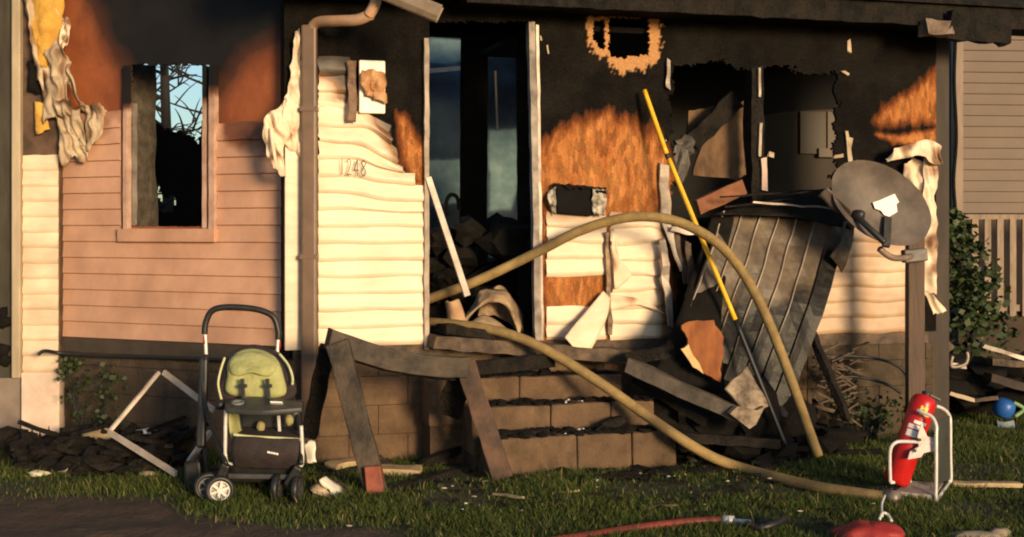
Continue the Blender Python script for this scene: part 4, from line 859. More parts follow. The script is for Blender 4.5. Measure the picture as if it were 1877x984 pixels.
# ================================================================ thin white frame and debris left of the stroller
FR = thing('screen_frame', G(300, 865), 'bent thin white window screen frame lying tilted in the debris', 'frame')
a_, b_, c_, d_ = P(200, 792, 8.45), P(292, 682, 8.75), P(392, 752, 8.6), P(322, 868, 8.0)
for p, q_, m, wd in ((a_, b_, whitetrim, .022), (b_ + Vector((.03, 0, 0)), c_, whitetrim, .035), (a_, d_, whitetrim, .035), (P(345, 848, 8.1), P(385, 792, 8.3), whitetrim, .035)):
    mb = MB(); mb.beam(p, q_, .02, wd, seg=6, rag=.003); mb.build('frame_bar', m, FR)
mb = MB()
for k in range(230):
    x = random.triangular(-30, 372, 200); y = random.uniform(818, 872) + .02 * x * .3
    p = G(x, y); r = random.uniform(.02, .085); mb.ico((p.x, p.y, r * .4 + random.uniform(0, .07)), r, k * 1.3, 1.0, (random.uniform(.8, 1.8), 1, random.uniform(.4, .9)), 1)
for k in range(60):
    x = random.triangular(0, 370, 220); p = G(x, random.uniform(822, 872)); p.z = random.uniform(.02, .16); aa = random.uniform(0, 6.28)
    mb.beam(p, p + Vector((math.cos(aa) * .25, math.sin(aa) * .12, random.uniform(-.06, .10))), .05, .025, seg=2, rag=.01)
o = single(mb, 'debris_pile', char, 'low pile of black charred debris along the set-back wall', 'debris'); o['kind'] = 'stuff'
for k, (x, y, r, m, lab) in enumerate([(186, 815, .10, sandb, 'tan curled scrap on top of the black debris pile'), (272, 812, .06, labw, 'small white scrap on top of the debris pile by the screen frame'), (216, 828, .045, whitetrim, 'pale chip on the debris pile below the tilted frame corner'), (302, 828, .06, greytrim, 'grey chip on the debris pile inside the screen frame'),
        (70, 874, .045, mat('cream_stone', (.6, .55, .38), (.45, .4, .27), .8, scale=10), 'cream rounded stone lying in the grass before the debris pile'), (122, 868, .06, greytrim, 'flat grey scrap in the grass beside the cream stone'), (225, 860, .055, whitetrim, 'pale scrap at the grass edge of the debris pile'), (258, 852, .04, tan, 'small tan chip at the grass edge of the debris pile'), (75, 848, .09, charb, 'brown scrap at the pier end of the debris pile'), (270, 875, .04, tan, 'tan chip under the lower bar of the screen frame')]):
    p = G(x, max(y, 826)); p.z = .02 + max(0, 840 - y) / 260; mb = MB(); mb.ico(p, r, k * 5.3, .5, (1.4, .8, .45), 2); single(mb, 'pale_scrap' if m is not MATS.get('cream_stone') else 'stone', m, lab, 'scrap' if k != 4 else 'stone', smooth=True)
mb = MB(); mb.box8([P(338, 905, 7.7), P(372, 905, 7.7), P(372, 890, 7.95), P(338, 890, 7.95), P(338, 852, 7.7), P(366, 846, 7.7), P(366, 840, 7.95), P(338, 846, 7.95)])
single(mb, 'black_bin', bplastic, 'small black plastic tub standing behind the stroller front wheel', 'tub', bevel=.01)
# ================================================================ hoses
HA = thing('fire_hose', G(1490, 815), 'tan fire hose arching from the doorway over the porch and down to grass', 'hose')
mb = MB(); mb.tube([FW.px(760, 556, -.35), FW.px(800, 543, -.2), FW.px(880, 512, -.02), FW.px(985, 462, .14), FW.px(1060, 424, .30), FW.px(1130, 402, .42), FW.px(1190, 397, .50), FW.px(1250, 409, .56), FW.px(1310, 442, .62), FW.px(1355, 490, .67), FW.px(1395, 560, .71), FW.px(1425, 630, .75), FW.px(1455, 710, .79), FW.px(1484, 792, .82), FW.px(1500, 836, .84)], .0365, 14, 8, flat=.92); mb.build('hose_jacket', hosem, HA, smooth=True)
HB = thing('fire_hose', G(1300, 842), 'tan fire hose running from the door sill over the steps along the lawn', 'hose')
pts = [FW.px(770, 590, -.3), FW.px(830, 594, -.02), FW.px(900, 604, .18), FW.px(960, 622, .32), FW.px(1020, 652, .46), FW.px(1100, 702, .62), FW.px(1180, 758, .78)]
pts += [P(1240, 799, 8.30), P(1300, 835, 8.33)]
for x, y in ((1360, 858), (1430, 877), (1500, 893), (1570, 904), (1630, 912)):
    g = G(x, y, .035); pts.append(g)
mb = MB(); mb.tube(pts, .0365, 14, 8, flat=.92); mb.build('hose_jacket', hosem, HB, smooth=True)
mb = MB(); mb.tube([G(1626, 911, .036), G(1648, 914, .036)], .043, 14, 3); mb.build('coupling', greytrim, HB, smooth=True)
mb = MB(); mb.tube([G(1010, 992, .02), G(1090, 980, .02), G(1180, 966, .02), G(1260, 957, .02), G(1330, 953, .02)], .022, 12, 8); hr = thing('red_hose', G(1180, 966), 'thin red rubber hose lying across the grass', 'hose'); mb.build('hose_line', redrub, hr, smooth=True)
mb = MB(); mb.tube([G(1326, 953, .022), G(1345, 955, .022)], .027, 12, 3); mb.tube([G(1348, 956, .022), G(1375, 958, .03)], .016, 10, 3); mb.build('coupling', steel, hr, smooth=True)
mb = MB(); mb.ico(G(1400, 966, .03), .05, 3, .5, (1.4, .8, .8)); mb.tube([G(1370, 960, .03), G(1390, 968, .04), G(1425, 958, .06), G(1440, 950, .05)], .018, 10, 4); single(mb, 'black_nozzle', bplastic, 'black nozzle lying in grass at the end of the red hose', 'nozzle', smooth=True)
# ================================================================ pike pole
PP = thing('pike_pole', G(1440, 818), 'yellow pike pole leaning against the burnt wall', 'pole')
t0, t1, t2 = FW.px(1181, 165, .09), FW.px(1348, 586, .62), FW.px(1442, 822, .86)
tm = FW.px(1222, 282, .24); tn = FW.px(1226, 291, .25)
for a, b_, m, nm, r in ((t0, tm, yellow, 'shaft', .0165), (tm, tn, bplastic, 'shaft_joint', .019), (tn, t1, yellow, 'shaft', .0165), (t1, t2, bplastic, 'lower_shaft', .017)):
    mb = MB(); mb.tube([a, a.lerp(b_, .5), b_], r, 12, 4); mb.build(nm, m, PP, smooth=True)
# ================================================================ satellite dish on its post
SD = thing('satellite_dish', FW.px(1677, 480, .62) * 1, 'smoke-stained grey satellite dish with white label on a wooden post', 'satellite dish')
ux, _z = FW.hit(1677, 600, .62); bp_ = FW.at(ux, 0, .62); SD.location = bp_
mb = MB(); mb.beam(bp_ + Vector((0, 0, -.05)), FW.at(ux, FW.hit(1677, 400, .62)[1], .62), .115, .09, up=(0, 1, 0), seg=10, rag=.003); mb.build('post', mat('brown_weathered_post', (.12, .075, .052), (.075, .048, .034), .75, scale=5, stretch=(3, 3, .4), bump=.3), SD, bevel=.006)
dc = FW.px(1614, 372, .84); ax = Vector((.14, -1, .10)).normalized()
xx = Vector((1, 0, 0)); xx = (xx - ax * xx.dot(ax)).normalized(); yy = ax.cross(xx) * -1
if yy.z < 0: yy = -yy
mb = MB(); nr, na = 10, 44; th = R(31)
def dpos(r, a, off=0):
    ca, sa = math.cos(a) * 99 / 258, math.sin(a) * 64 / 258
    X = (ca * math.cos(th) + sa * math.sin(th)) * r; Y_ = (-ca * math.sin(th) + sa * math.cos(th)) * r
    if r > .9: X += .006 * nz((a * 3, 0, 0), 1, 2)
    return dc + xx * X + yy * Y_ + ax * (.075 * r * r - .06 + off)
for off in (0, -.008):
    for i in range(nr + 1):
        for k in range(na): mb.v.append(tuple(dpos(max(i / nr, .002), 2 * math.pi * k / na, off)))
L = (nr + 1) * na
for i in range(nr):
    for k in range(na):
        a = i * na + k; b_ = i * na + (k + 1) % na; mb.f.append((a, b_, b_ + na, a + na)); mb.f.append((L + a + na, L + b_ + na, L + b_, L + a))
for k in range(na): a = nr * na + k; b_ = nr * na + (k + 1) % na; mb.f.append((a, b_, L + b_, L + a))
dish = mb.build('reflector', dishm, SD, smooth=True); dish.data.set_sharp_from_angle(angle=R(40))
def ond(x, y, off=.02):                      # pixel to dish face plane
    r = Vector(((x - CX) / F, 1, -(y - HY) / F)); c = Vector((0, 0, EYE)); t = ((dc + ax * (off - .045) - c).dot(ax)) / r.dot(ax); return c + r * t
mb = MB(); mb.prism([ond(*p, .008) for p in [(1600, 371), (1612, 367), (1640, 355), (1648, 370), (1643, 374), (1645, 388), (1630, 397), (1621, 394), (1615, 386), (1604, 382)]], ax * -.004); mb.build('label', labw, dish)
mb = MB(); mb.tube([ond(1566, 392, .03), ond(1590, 415, .12), ond(1622, 445, .16)], .022, 10, 5); mb.ico(ond(1574, 394, .05), .045, 2, .3, (1, 1, .9)); mb.build('feed_arm', bplastic, SD, smooth=True)
mb = MB(); mb.beam(ond(1627, 398, .01), ond(1624, 452, .10), .05, .03, up=(0, 1, 0), seg=4, rag=.004); mb.build('bracket', mat('dark_bracket', (.06, .055, .048), (.035, .03, .026), .5, metal=.3, scale=12), SD)
mb = MB(); mb.tube([FW.px(1612, 456, .86), FW.px(1635, 472, .84), FW.px(1660, 472, .78), FW.px(1677, 466, .66)], .022, 10, 5); mb.build('mast_arm', mat('pale_mast', (.30, .22, .17), (.2, .14, .11), .45, metal=.3, scale=12), SD, smooth=True)
mb = MB(); mb.beam(FW.px(1655, 470, .70), FW.px(1697, 466, .70), .06, .09, up=(0, 0, 1), seg=4); mb.build('clamp', mat('grey_clamp', (.17, .15, .15), (.1, .09, .09), .5, metal=.3, scale=12), SD, bevel=.01)
mb = MB(); mb.loft([FW.px(1518, 342, .80), FW.px(1540, 365, .82), FW.px(1562, 388, .84)], [FW.px(1500, 360, .74), FW.px(1528, 385, .76), FW.px(1556, 402, .8)], 10, 5, .006, .02, 10, 5); mb.build('folded_rim', dishm, SD, smooth=True)
# ================================================================ collapsed corrugated awning
AW = thing('collapsed_awning', FW.at(fu(1390), 0, .4), 'collapsed ribbed metal awning blackened by fire leaning on the front wall', 'awning')
TL, TR, BR, BL = FW.px(1322, 388, .20), FW.px(1556, 412, .24), FW.px(1440, 765, .56), FW.px(1206, 705, .50)
nrm = (TR - TL).cross(BL - TL).normalized()
if nrm.y > 0: nrm = -nrm
ribs = 8
def awpt(s, t, off=0):
    p = TL.lerp(TR, s).lerp(BL.lerp(BR, s), t)
    p += nrm * (off + .035 * nz(p, 2.6, 3) + .018 * nz(p, 7, 5) + .05 * math.sin(t * 3.1) - .05 * sm(.12, 0, t) * 0)
    return p
for k in range(7):
    s0, s1 = k / 7, (k + 1) / 7; mb = MB(); nT = 20
    prof = [(0, .0), (.05, .022), (.10, .022), (.15, .0), (.55, -.003), (1.01, .001)]
    tmax = [.62, .72, .82, .9, .96, 1, 1][k]; so = []; rib_highlight = []
    for side in (0, 1):
        for i in range(nT + 1):
            t = tmax * i / nT
            for j, (a, h) in enumerate(prof):
                p = awpt(s0 + (s1 - s0) * a, t, h - .006 * side); mb.v.append(tuple(p))
                mb_s = .02 + .98 * sm(.30, .66, t + .26 * nz(p, 4, 2) + .14 * (s0 - .4)); 
                if k == 6: mb_s = max(mb_s, .95 * sm(.10, .18, t))
                if a in (.05, .10): mb_s -= .25
                so.append(min(1, max(0, mb_s))); rib_highlight.append(.95 * (1 - sm(.38, .85, t)) * (.45 + 1.1 * abs(nz(p, 9, 4))) if a in (.05, .10) and k < 6 else 0)  # pale rib tops: highlights put into the colour, fading down the panel
    m6 = len(prof); L = (nT + 1) * m6
    for i in range(nT):
        for j in range(m6 - 1):
            a = i * m6 + j; mb.f.append((a, a + 1, a + m6 + 1, a + m6)); mb.f.append((L + a + m6, L + a + m6 + 1, L + a + 1, L + a))
    for i in range(nT):
        for j in (0, m6 - 1): a = i * m6 + j; mb.f.append((a, a + m6, L + a + m6, L + a))
    for j in range(m6 - 1):
        for i in (0, nT): a = i * m6 + j; mb.f.append((a, a + 1, L + a + 1, L + a))
    mb.attr['soot'] = so; mb.attr['fresh_or_highlight'] = np.clip(rib_highlight, 0, 1); mb.build('ribbed_panel', scorched_metal, AW)
# folded top edge
mb = MB(); mb.loft([FW.px(1290, 398, .18), FW.px(1400, 366, .10), FW.px(1525, 348, .20)], [FW.px(1316, 392, .33), FW.px(1440, 396, .36), FW.px(1560, 420, .38)], 22, 8, .006, .03, 6, 4); mb.build('folded_top', char, AW, smooth=True)
for k, (a, b_, c) in enumerate([((1320, 362), (1530, 345), .22), ((1380, 370), (1555, 385), .32), ((1330, 380), (1545, 352), .27)]):
    mb = MB(); mb.beam(FW.px(*a, c), FW.px(*b_, c + .1), .03, .012, seg=10, rag=.012); mb.build('bent_strip', [char, greytrim, char][k], AW)
mb = MB(); mb.loft([FW.px(1545, 405, .36), FW.px(1540, 440, .38), FW.px(1520, 470, .4)], [FW.px(1568, 404, .36), FW.px(1562, 450, .36), FW.px(1545, 500, .4)], 10, 6, .006, .03, 9, 6); mb.build('side_flap', scorched_metal, AW, smooth=True)
# black underside hanging left of the ribs
ct = MB(); ct.loft([FW.px(1302, 400, .22), FW.px(1268, 500, .3), FW.px(1236, 600, .42), FW.px(1190, 690, .5)], [FW.px(1345, 400, .26), FW.px(1330, 500, .34), FW.px(1320, 600, .5), FW.px(1330, 720, .6)], 24, 10, .02, .05, 5, 2); ct.build('charred_underlay', black, AW, smooth=True)
op = jag_outline([(1248, 598), (1268, 588), (1308, 588), (1324, 612), (1326, 648), (1318, 700), (1288, 682), (1255, 648), (1262, 625)], 4, 5, 3)
mb = MB(); mb.prism([FW.px(x, y, .70) for x, y in op], FW.n * -.02); single(mb, 'broken_plywood', mat('orange_plywood', (.30, .105, .032), (.15, .045, .013), .85, scale=7, stretch=(1, 1, .5), bump=.4, detail=7), 'jagged orange plywood fragment against the blackened awning', 'board')
op = jag_outline([(1249, 640), (1262, 630), (1276, 660), (1290, 684), (1270, 672)], 3, 3, 5); mb = MB(); mb.prism([FW.px(x, y, .715) for x, y in op], FW.n * -.012); single(mb, 'splintered_edge', mat('fresh_split_wood', (.62, .42, .2), (.5, .32, .14), .85, scale=12), 'pale splintered wood edge on the orange plywood fragment', 'board')
# beams lying under the awning
def lb(p0, p1, wd, ht, m, name, lab, seg=12, rag=.012, cat='beam', up=(0, 0, 1)):
    mb = MB(); mb.beam(p0, p1, wd, ht, up, seg, rag); return single(mb, name, m, lab, cat)
lb(FW.px(1150, 668, .62), FW.px(1382, 772, .95), .11, .09, mat('grey_charred_beam', (.10, .08, .062), (.03, .024, .019), .75, scale=5, stretch=(1, 1, 1), bump=.6, detail=7), 'charred_beam', 'long charred beam slanting from the top step down to the pale board end')
op = jag_outline([(1378, 770), (1345, 752), (1330, 735), (1360, 742), (1396, 740), (1404, 748), (1390, 772)], 3, 2, 8)
mb = MB(); mb.prism([FW.px(x, y, 1.02) for x, y in [(1374, 786), (1338, 758), (1352, 745), (1388, 752), (1402, 745), (1386, 778)]], FW.n * -.05); single(mb, 'pale_board_end', mat('peeled_white_board', (.40, .30, .20), (.07, .05, .036), .75, scale=9, grime=.5, bump=.4), 'peeled pale board end at the foot of the slanting beam', 'board')
mb = MB(); mb.loft([FW.px(1325, 712, .86), FW.px(1346, 735, .9), FW.px(1366, 762, .96)], [FW.px(1368, 672, .8), FW.px(1385, 700, .86), FW.px(1408, 744, .94)], 12, 8, .02, .03, 8, 3); single(mb, 'peeling_panel', MATS['peeled_white_board'], 'peeling pale panel under the awning beside the pike pole', 'panel', smooth=True)
lb(FW.px(1150, 660, .4), FW.px(1240, 640, .5), .14, .08, char, 'charred_beam', 'short charred beam end resting on the top concrete step')
lb(FW.px(1488, 610, .35), FW.px(1552, 770, .62), .05, .05, char, 'charred_pole', 'thin charred pole leaning between the ribbed awning and the dish post', cat='pole')
lb(FW.px(1240, 800, .9), FW.px(1420, 812, .8), .12, .06, char, 'charred_beam', 'charred beam lying in the grass under the awning')
lb(FW.px(1170, 690, .3), FW.px(1300, 770, .6), .3, .05, black, 'charred_board', 'wide black board lying beside the steps under the slanting beam', cat='board')
mb = MB()
for k in range(120):
    x = random.uniform(1190, 1560); y = random.uniform(770, 850); p = G(x, max(y, 812)); p = Vector((p.x, p.y, 0)); r = random.uniform(.03, .10); mb.ico((p.x, p.y, random.uniform(.0, .13)), r, k * 1.9, 1.0, (1.3, 1, .8), 1)
for k in range(50):
    p = G(random.uniform(1200, 1550), random.uniform(812, 850)); p.z = random.uniform(.03, .25); aa = random.uniform(0, 6.28); mb.beam(p, p + Vector((math.cos(aa) * .3, math.sin(aa) * .12, random.uniform(-.1, .12))), .045, .03, seg=2, rag=.01)
mb.ico(FW.px(1330, 760, .45), .3, 5, .5, (1.4, .8, .9)); mb.ico(FW.px(1240, 770, .4), .22, 8, .6, (1.3, .8, .9)); mb.ico(FW.px(1430, 770, .4), .22, 3, .6, (1.2, .7, 1))
o = single(mb, 'debris_pile', black, 'black heap of charred debris under the collapsed awning', 'debris'); o['kind'] = 'stuff'
mb = MB()
for k in range(60):
    x = random.uniform(1488, 1560); y = random.uniform(640, 780); p = FW.px(x, y, random.uniform(.12, .35)); p.z = max(.03, p.z); aa = random.uniform(-.9, .6); mb.beam(p, p + Vector((math.cos(aa) * .14, .0, math.sin(aa) * .14)), .03, .012, seg=2, rag=.01)
o = single(mb, 'splintered_lath', charb, 'tangle of splintered brown lath behind the leaning charred pole', 'debris'); o['kind'] = 'stuff'
for pts, lab in [([(1490, 655), (1540, 652), (1600, 656), (1640, 668), (1662, 690), (1664, 730), (1660, 790)], 'black cable looping from the awning down beside the dish post'), ([(1500, 700), (1560, 690), (1620, 702), (1650, 720)], 'short black cable sagging under the looping one')]:
    mb = MB(); mb.tube([FW.px(x, y, .3) for x, y in pts], .011, 8, 6); single(mb, 'cable', bplastic, lab, 'cable', smooth=True)
mb = MB(); mb.tube([LW.px(70, 650, .3), LW.px(82, 643, .25), LW.px(112, 647, .12), LW.px(180, 652, .05), LW.px(300, 655, .05), LW.px(420, 660, .05)], .013, 8, 6); single(mb, 'cable', bplastic, 'black cable running along the dark sill of the set-back wall', 'cable', smooth=True)
mb = MB(); mb.ico(G(1270, 845, .03), .02, 4, .6, (1.5, 1, .7)); single(mb, 'pale_chip', sandb, 'small bright chip beside the lower hose near the bottom step', 'scrap', smooth=True)
# ================================================================ extinguisher and its stand
EY = 7.5
SX = thing('tube_stand', G(1690, 915), 'bent white tube stand holding a red extinguisher in the grass', 'stand')
def ep(x, y, dy=0.0): return P(x, y, EY + dy)
for pts in ([(1632, 884, 0), (1631, 850, 0), (1632, 824, 0), (1640, 812, 0), (1656, 809, 0), (1714, 812, -.02)], [(1715, 920, -.06), (1716, 860, -.06), (1716, 800, -.05), (1716, 780, -.04), (1708, 764, -.02), (1690, 755, .0), (1682, 752, .02)], [(1738, 882, .22), (1743, 878, .22), (1742, 830, .22), (1742, 780, .22), (1740, 762, .22), (1730, 750, .2), (1716, 744, .18)], [(1668, 884, .18), (1665, 868, .16), (1662, 848, .14)]):
    mb = MB(); mb.tube([ep(*p) for p in pts], .0105, 12, 6); mb.build('tube', steel, SX, smooth=True)
for a, b_ in (((1716, 918, -.06), (1740, 884, .22)), ((1632, 884, 0), (1668, 884, .18))):
    mb = MB(); mb.tube([ep(*a), ep(*b_)], .010, 10, 3); mb.build('base_tube', steel, SX, smooth=True)
mb = MB(); mb.box8([ep(1642, 908, -.02), ep(1712, 918, -.05), ep(1730, 892, .2), ep(1662, 886, .2), ep(1642, 900, -.02), ep(1712, 908, -.05), ep(1730, 885, .2), ep(1662, 880, .2)]); mb.build('base_plate', mat('grey_plate', (.34, .30, .27), (.22, .19, .17), .5, metal=.2, scale=9, grime=.3), SX, bevel=.004)
mb = MB(); mb.prism([ep(*p) for p in [(1689, 776, -.01), (1700, 800, -.02), (1714, 804, -.03), (1713, 826, -.03), (1694, 830, -.03), (1688, 838, -.03), (1664, 842, -.03), (1668, 828, -.02), (1684, 818, -.02), (1682, 800, -.02)]], (0, .012, 0)); mb.build('bracket_plate', mat('pinkish_white_plate', (.66, .52, .48), (.55, .42, .38), .45, scale=8, grime=.12), SX)
for x, y in ((1686, 806), (1677, 826)):
    mb = MB(); mb.lathe([(.001, -.004), (.009, -.004), (.009, .004), (.001, .004)], ep(x, y, -.03), (0, -1, 0), 12); mb.build('bolt', bplastic, SX)
mb = MB(); mb.prism([ep(*p) for p in [(1714, 772, .1), (1741, 762, .2), (1742, 876, .2), (1716, 890, .05)]], (0, .006, 0)); mb.build('side_screen', mat('dark_green_grey_sheet', (.045, .045, .035), (.03, .03, .024), .6, scale=8), SX)
FE = thing('fire_extinguisher', ep(1660, 878, .08), 'tilted red fire extinguisher with white and yellow labels in the tube stand', 'extinguisher')
c0, c1 = ep(1641, 888, .08), ep(1697, 724, .12); axv = (c1 - c0); ln = axv.length
mb = MB(); rE = .074
mb.lathe([(.001, 0), (rE * .8, .004), (rE, .03), (rE, ln * .90), (rE * .95, ln * .94), (rE * .80, ln * .975), (rE * .55, ln * .995), (rE * .3, ln), (.001, ln)], c0, axv, 30); body = mb.build('cylinder', redpaint, FE, smooth=True)
a1 = axv.normalized(); sideX = a1.cross(Vector((0, 1, 0))).normalized()
if sideX.x < 0: sideX = -sideX
frontV = a1.cross(sideX); frontV = frontV if frontV.y < 0 else -frontV
def lab(t0, t1, a0, a1_, m, name, off=.0015, seg=10):
    mb = MB()
    for i in range(seg + 1):
        a = R(a0 + (a1_ - a0) * i / seg); dv = frontV * math.cos(a) + sideX * math.sin(a)
        for t in (t0, t1):
            for o_ in (0, off): mb.v.append(tuple(c0 + axv * t + dv * (rE + o_ - .0005)))
    for i in range(seg):
        b0 = i * 4; mb.f += [(b0 + 1, b0 + 3, b0 + 7, b0 + 5), (b0, b0 + 4, b0 + 6, b0 + 2), (b0, b0 + 1, b0 + 5, b0 + 4), (b0 + 2, b0 + 6, b0 + 7, b0 + 3)]
    mb.f += [(0, 2, 3, 1), (seg * 4, seg * 4 + 1, seg * 4 + 3, seg * 4 + 2)]
    return mb.build(name, m, body, smooth=False)
lab(.53, .60, -48, 6, labw, 'white_label'); lab(.615, .66, -50, 20, labw, 'white_label'); lab(.675, .71, -30, 26, labw, 'white_label'); lab(.78, .80, -20, 30, laby, 'yellow_label'); lab(.82, .875, -22, -12, laby, 'yellow_label'); lab(.82, .875, 0, 12, laby, 'yellow_label'); lab(.845, .86, -12, 0, laby, 'yellow_label')
lab(.38, .47, -30, 30, mat('dark_red_band', (.45, .012, .012), (.38, .01, .01), .4, scale=14), 'band')
mb = MB(); mb.lathe([(.001, 0), (.026, 0), (.026, .03), (.001, .03)], c1 - a1 * .01, axv, 16); mb.beam(c1 + a1 * .012, c1 + a1 * .012 + sideX * .09 - a1 * .01, .03, .016, up=a1); mb.build('valve', bplastic, FE, bevel=.003)
# red bag with its metal ring in the front grass, plus a chain
RB = thing('red_bag', G(1590, 996), 'rounded red bag with metal clip lying in the grass', 'bag')
pc = G(1590, 1000); mb = MB()
mb.ico((pc.x, pc.y, .03), .165, 4, .22, (1.0, .8, .5), 4); mb.ico((pc.x + .05, pc.y, .05), .13, 9, .15, (1, .8, .5), 4); mb.build('bag_body', mat('red_nylon', (.30, .026, .020), (.22, .018, .015), .6, scale=8, bump=.5, bscale=14), RB, smooth=True)
mb = MB(); mb.tube([P(1612, 952, 6.75), P(1618, 940, 6.8), P(1628, 944, 6.8), P(1634, 955, 6.75)], .008, 8, 5); mb.tube([P(1617, 946, 6.78), P(1616, 925, 6.95), P(1622, 908, 7.1)], .007, 8, 4); mb.build('clip', steel, RB, smooth=True)
# flat scrap and board beside the stand
mb = MB(); mb.loft([G(1590, 893, .01), G(1640, 884, .02)], [G(1610, 906, .02), G(1650, 900, .03)], 8, 6, .01, .03, 9, 3); single(mb, 'grey_flat_scrap', greytrim, 'flat grey scrap lying at the hose end by the tube stand', 'scrap')
mb = MB(); mb.beam(G(1742, 886, .03), G(1870, 889, .03), .07, .025, seg=10, rag=.008); single(mb, 'pale_board', sandb, 'pale narrow board lying in the grass behind the tube stand', 'board')
mb = MB(); mb.ico(G(1790, 984, .02), .07, 4, .4, (2, .8, .4)); mb.ico(G(1835, 978, .03), .05, 8, .4, (1.2, .8, .6)); single(mb, 'stone', mat('pale_stone', (.35, .28, .2), (.22, .17, .12), .9, scale=12, bump=.3), 'pale stone lying in the grass beyond the red bag', 'stone', smooth=True)
# ================================================================ neighbour on the right, railing, bush, junk
NB = thing('neighbour_house', Vector((5.2, 13.0, 0)), 'beige sided neighbouring house beyond the bush', 'house')
NW = Wall(P(1746, 400, 13.0).x, 13.0, 12, 13.6)
nb0 = NW.hit(1764, 300)[0]
mb = MB(); mb.wbox(NW, -.02, 7, .0, 4.6, -.3, -.02); mb.build('wall_core', mat('dark_beige_core', (.055, .038, .028), (.04, .028, .02), .8, scale=4), NB)
z = NW.hit(1800, 391)[1]
while z < 3.75: plank(NW, nb0, 1.4, z, .108, NB, neigh, dbase=-.016, seg=.4, curl=False); z += .108
mb = MB(); mb.wbox(NW, NW.hit(1744, 300)[0], nb0 - .004, NW.hit(1750, 391)[1] - .02, 3.8, -.2, .03); mb.build('corner_trim', mat('brown_corner', (.22, .155, .115), (.15, .105, .08), .6, scale=5, stretch=(2, 2, .4)), NB)
mb = MB(); mb.tube([NW.px(1752, 60, .07), NW.px(1749, 150, .07), NW.px(1753, 250, .07), NW.px(1748, 330, .07), NW.px(1752, 392, .07)], .018, 8, 6); mb.build('service_cable', black, NB, smooth=True)
DK = thing('deck', Vector((5.6, 12.6, 0)), 'weathered wooden deck railing in front of the beige neighbouring house', 'deck')
RWL = Wall(P(1776, 400, 12.3).x, 12.3, 12, 12.75)
mb = MB(); mb.wbox(RWL, -.1, 4, RWL.hit(1800, 402)[1], RWL.hit(1800, 393)[1], -.04, .05); mb.build('top_rail', dwood, DK)
mb = MB(); mb.wbox(RWL, -.1, 4, RWL.hit(1800, 570)[1], RWL.hit(1800, 558)[1], -.02, .03); mb.build('bottom_rail', dwood, DK)
for k in range(12):
    x = 1783 + k * 23; u = RWL.hit(x, 480)[0]
    if u < 3: mb = MB(); mb.wbox(RWL, u - .03, u + .03, RWL.hit(x, 575)[1] - .02, RWL.hit(x, 400)[1] - .005, .0325, .06); mb.build('baluster', dwood, DK)
mb = MB(); mb.wbox(RWL, -.1, 4, .0, RWL.hit(1800, 572)[1], -.6, .0); mb.build('deck_skirt', mat('dark_skirt', (.055, .036, .024), (.035, .023, .016), .9, scale=6), DK)
# ---- foliage
def leaves(mb, c, rad, n, size, flat=.6):
    for _ in range(n):
        while True:
            d = Vector((random.uniform(-1, 1), random.uniform(-1, 1), random.uniform(-1, 1)))
            if .15 < d.length < 1: break
        p = Vector(c) + Vector((d.x * rad[0], d.y * rad[1], d.z * rad[2])) * (1 + .25 * nz(d, 2.3, c[0]))
        a = Vector((random.gauss(0, 1), random.gauss(0, 1), random.gauss(0, .7))).normalized(); b_ = a.cross(Vector((random.gauss(0, 1), random.gauss(0, 1), random.gauss(0, 1)))).normalized()
        s = size * random.uniform(.6, 1.4); t = b_ * s * .38
        mb.add([p, p + a * s * .5 + t, p + a * s, p + a * s * .5 - t], [(0, 1, 2, 3)])
def bush(name, base, blobs, n, size, label, m=leafm):
    B = thing(name, base, label, 'bush'); mb = MB()
    for k in range(7):
        c = random.choice(blobs)[0]; mb.tube([Vector(base) + Vector((random.uniform(-.08, .08), 0, -.02)), Vector(base).lerp(Vector(c), .5) + Vector((random.uniform(-.1, .1), 0, .05)), Vector(c)], lambda t: .014 * (1 - t) + .004, 6, 5)
    mb.build('stem', bark, B, smooth=True)
    mb = MB()
    for c, rad in blobs: leaves(mb, c, rad, n, size)
    mb.build('foliage', m, B, kind=None, tidy=False)
bx = 10.9
bush('bush', (P(1770, 600, bx).x, bx, 0), [(P(1752, 450, bx), (.20, .18, .26)), (P(1770, 500, bx), (.28, .2, .3)), (P(1792, 540, bx), (.22, .2, .25)), (P(1755, 560, bx), (.25, .2, .3)), (P(1790, 610, bx), (.35, .2, .22)), (P(1740, 410, bx), (.10, .1, .12))], 260, .065, 'dark green bush between the burnt house and the neighbouring deck')
bush('bush', (LW.px(160, 800, .18).x, LW.px(160, 800, .18).y, 0), [(LW.px(140, 690, .12), (.12, .1, .16)), (LW.px(165, 740, .14), (.22, .1, .18)), (LW.px(200, 700, .1), (.12, .08, .15)), (LW.px(190, 770, .16), (.22, .1, .14)), (LW.px(120, 670, .1), (.07, .06, .1))], 60, .04, 'sparse dark weeds growing up the foundation beside the whitewashed pier')
bush('bush', (FW.px(1590, 790, .2).x, FW.px(1590, 790, .2).y, 0), [(FW.px(1590, 770, .2), (.2, .1, .12)), (FW.px(1560, 740, .2), (.15, .1, .14)), (FW.px(1630, 760, .2), (.18, .1, .16))], 110, .04, 'low dark weeds added to darken the foundation beside the dish post')  # weeds added to darken the foundation behind them
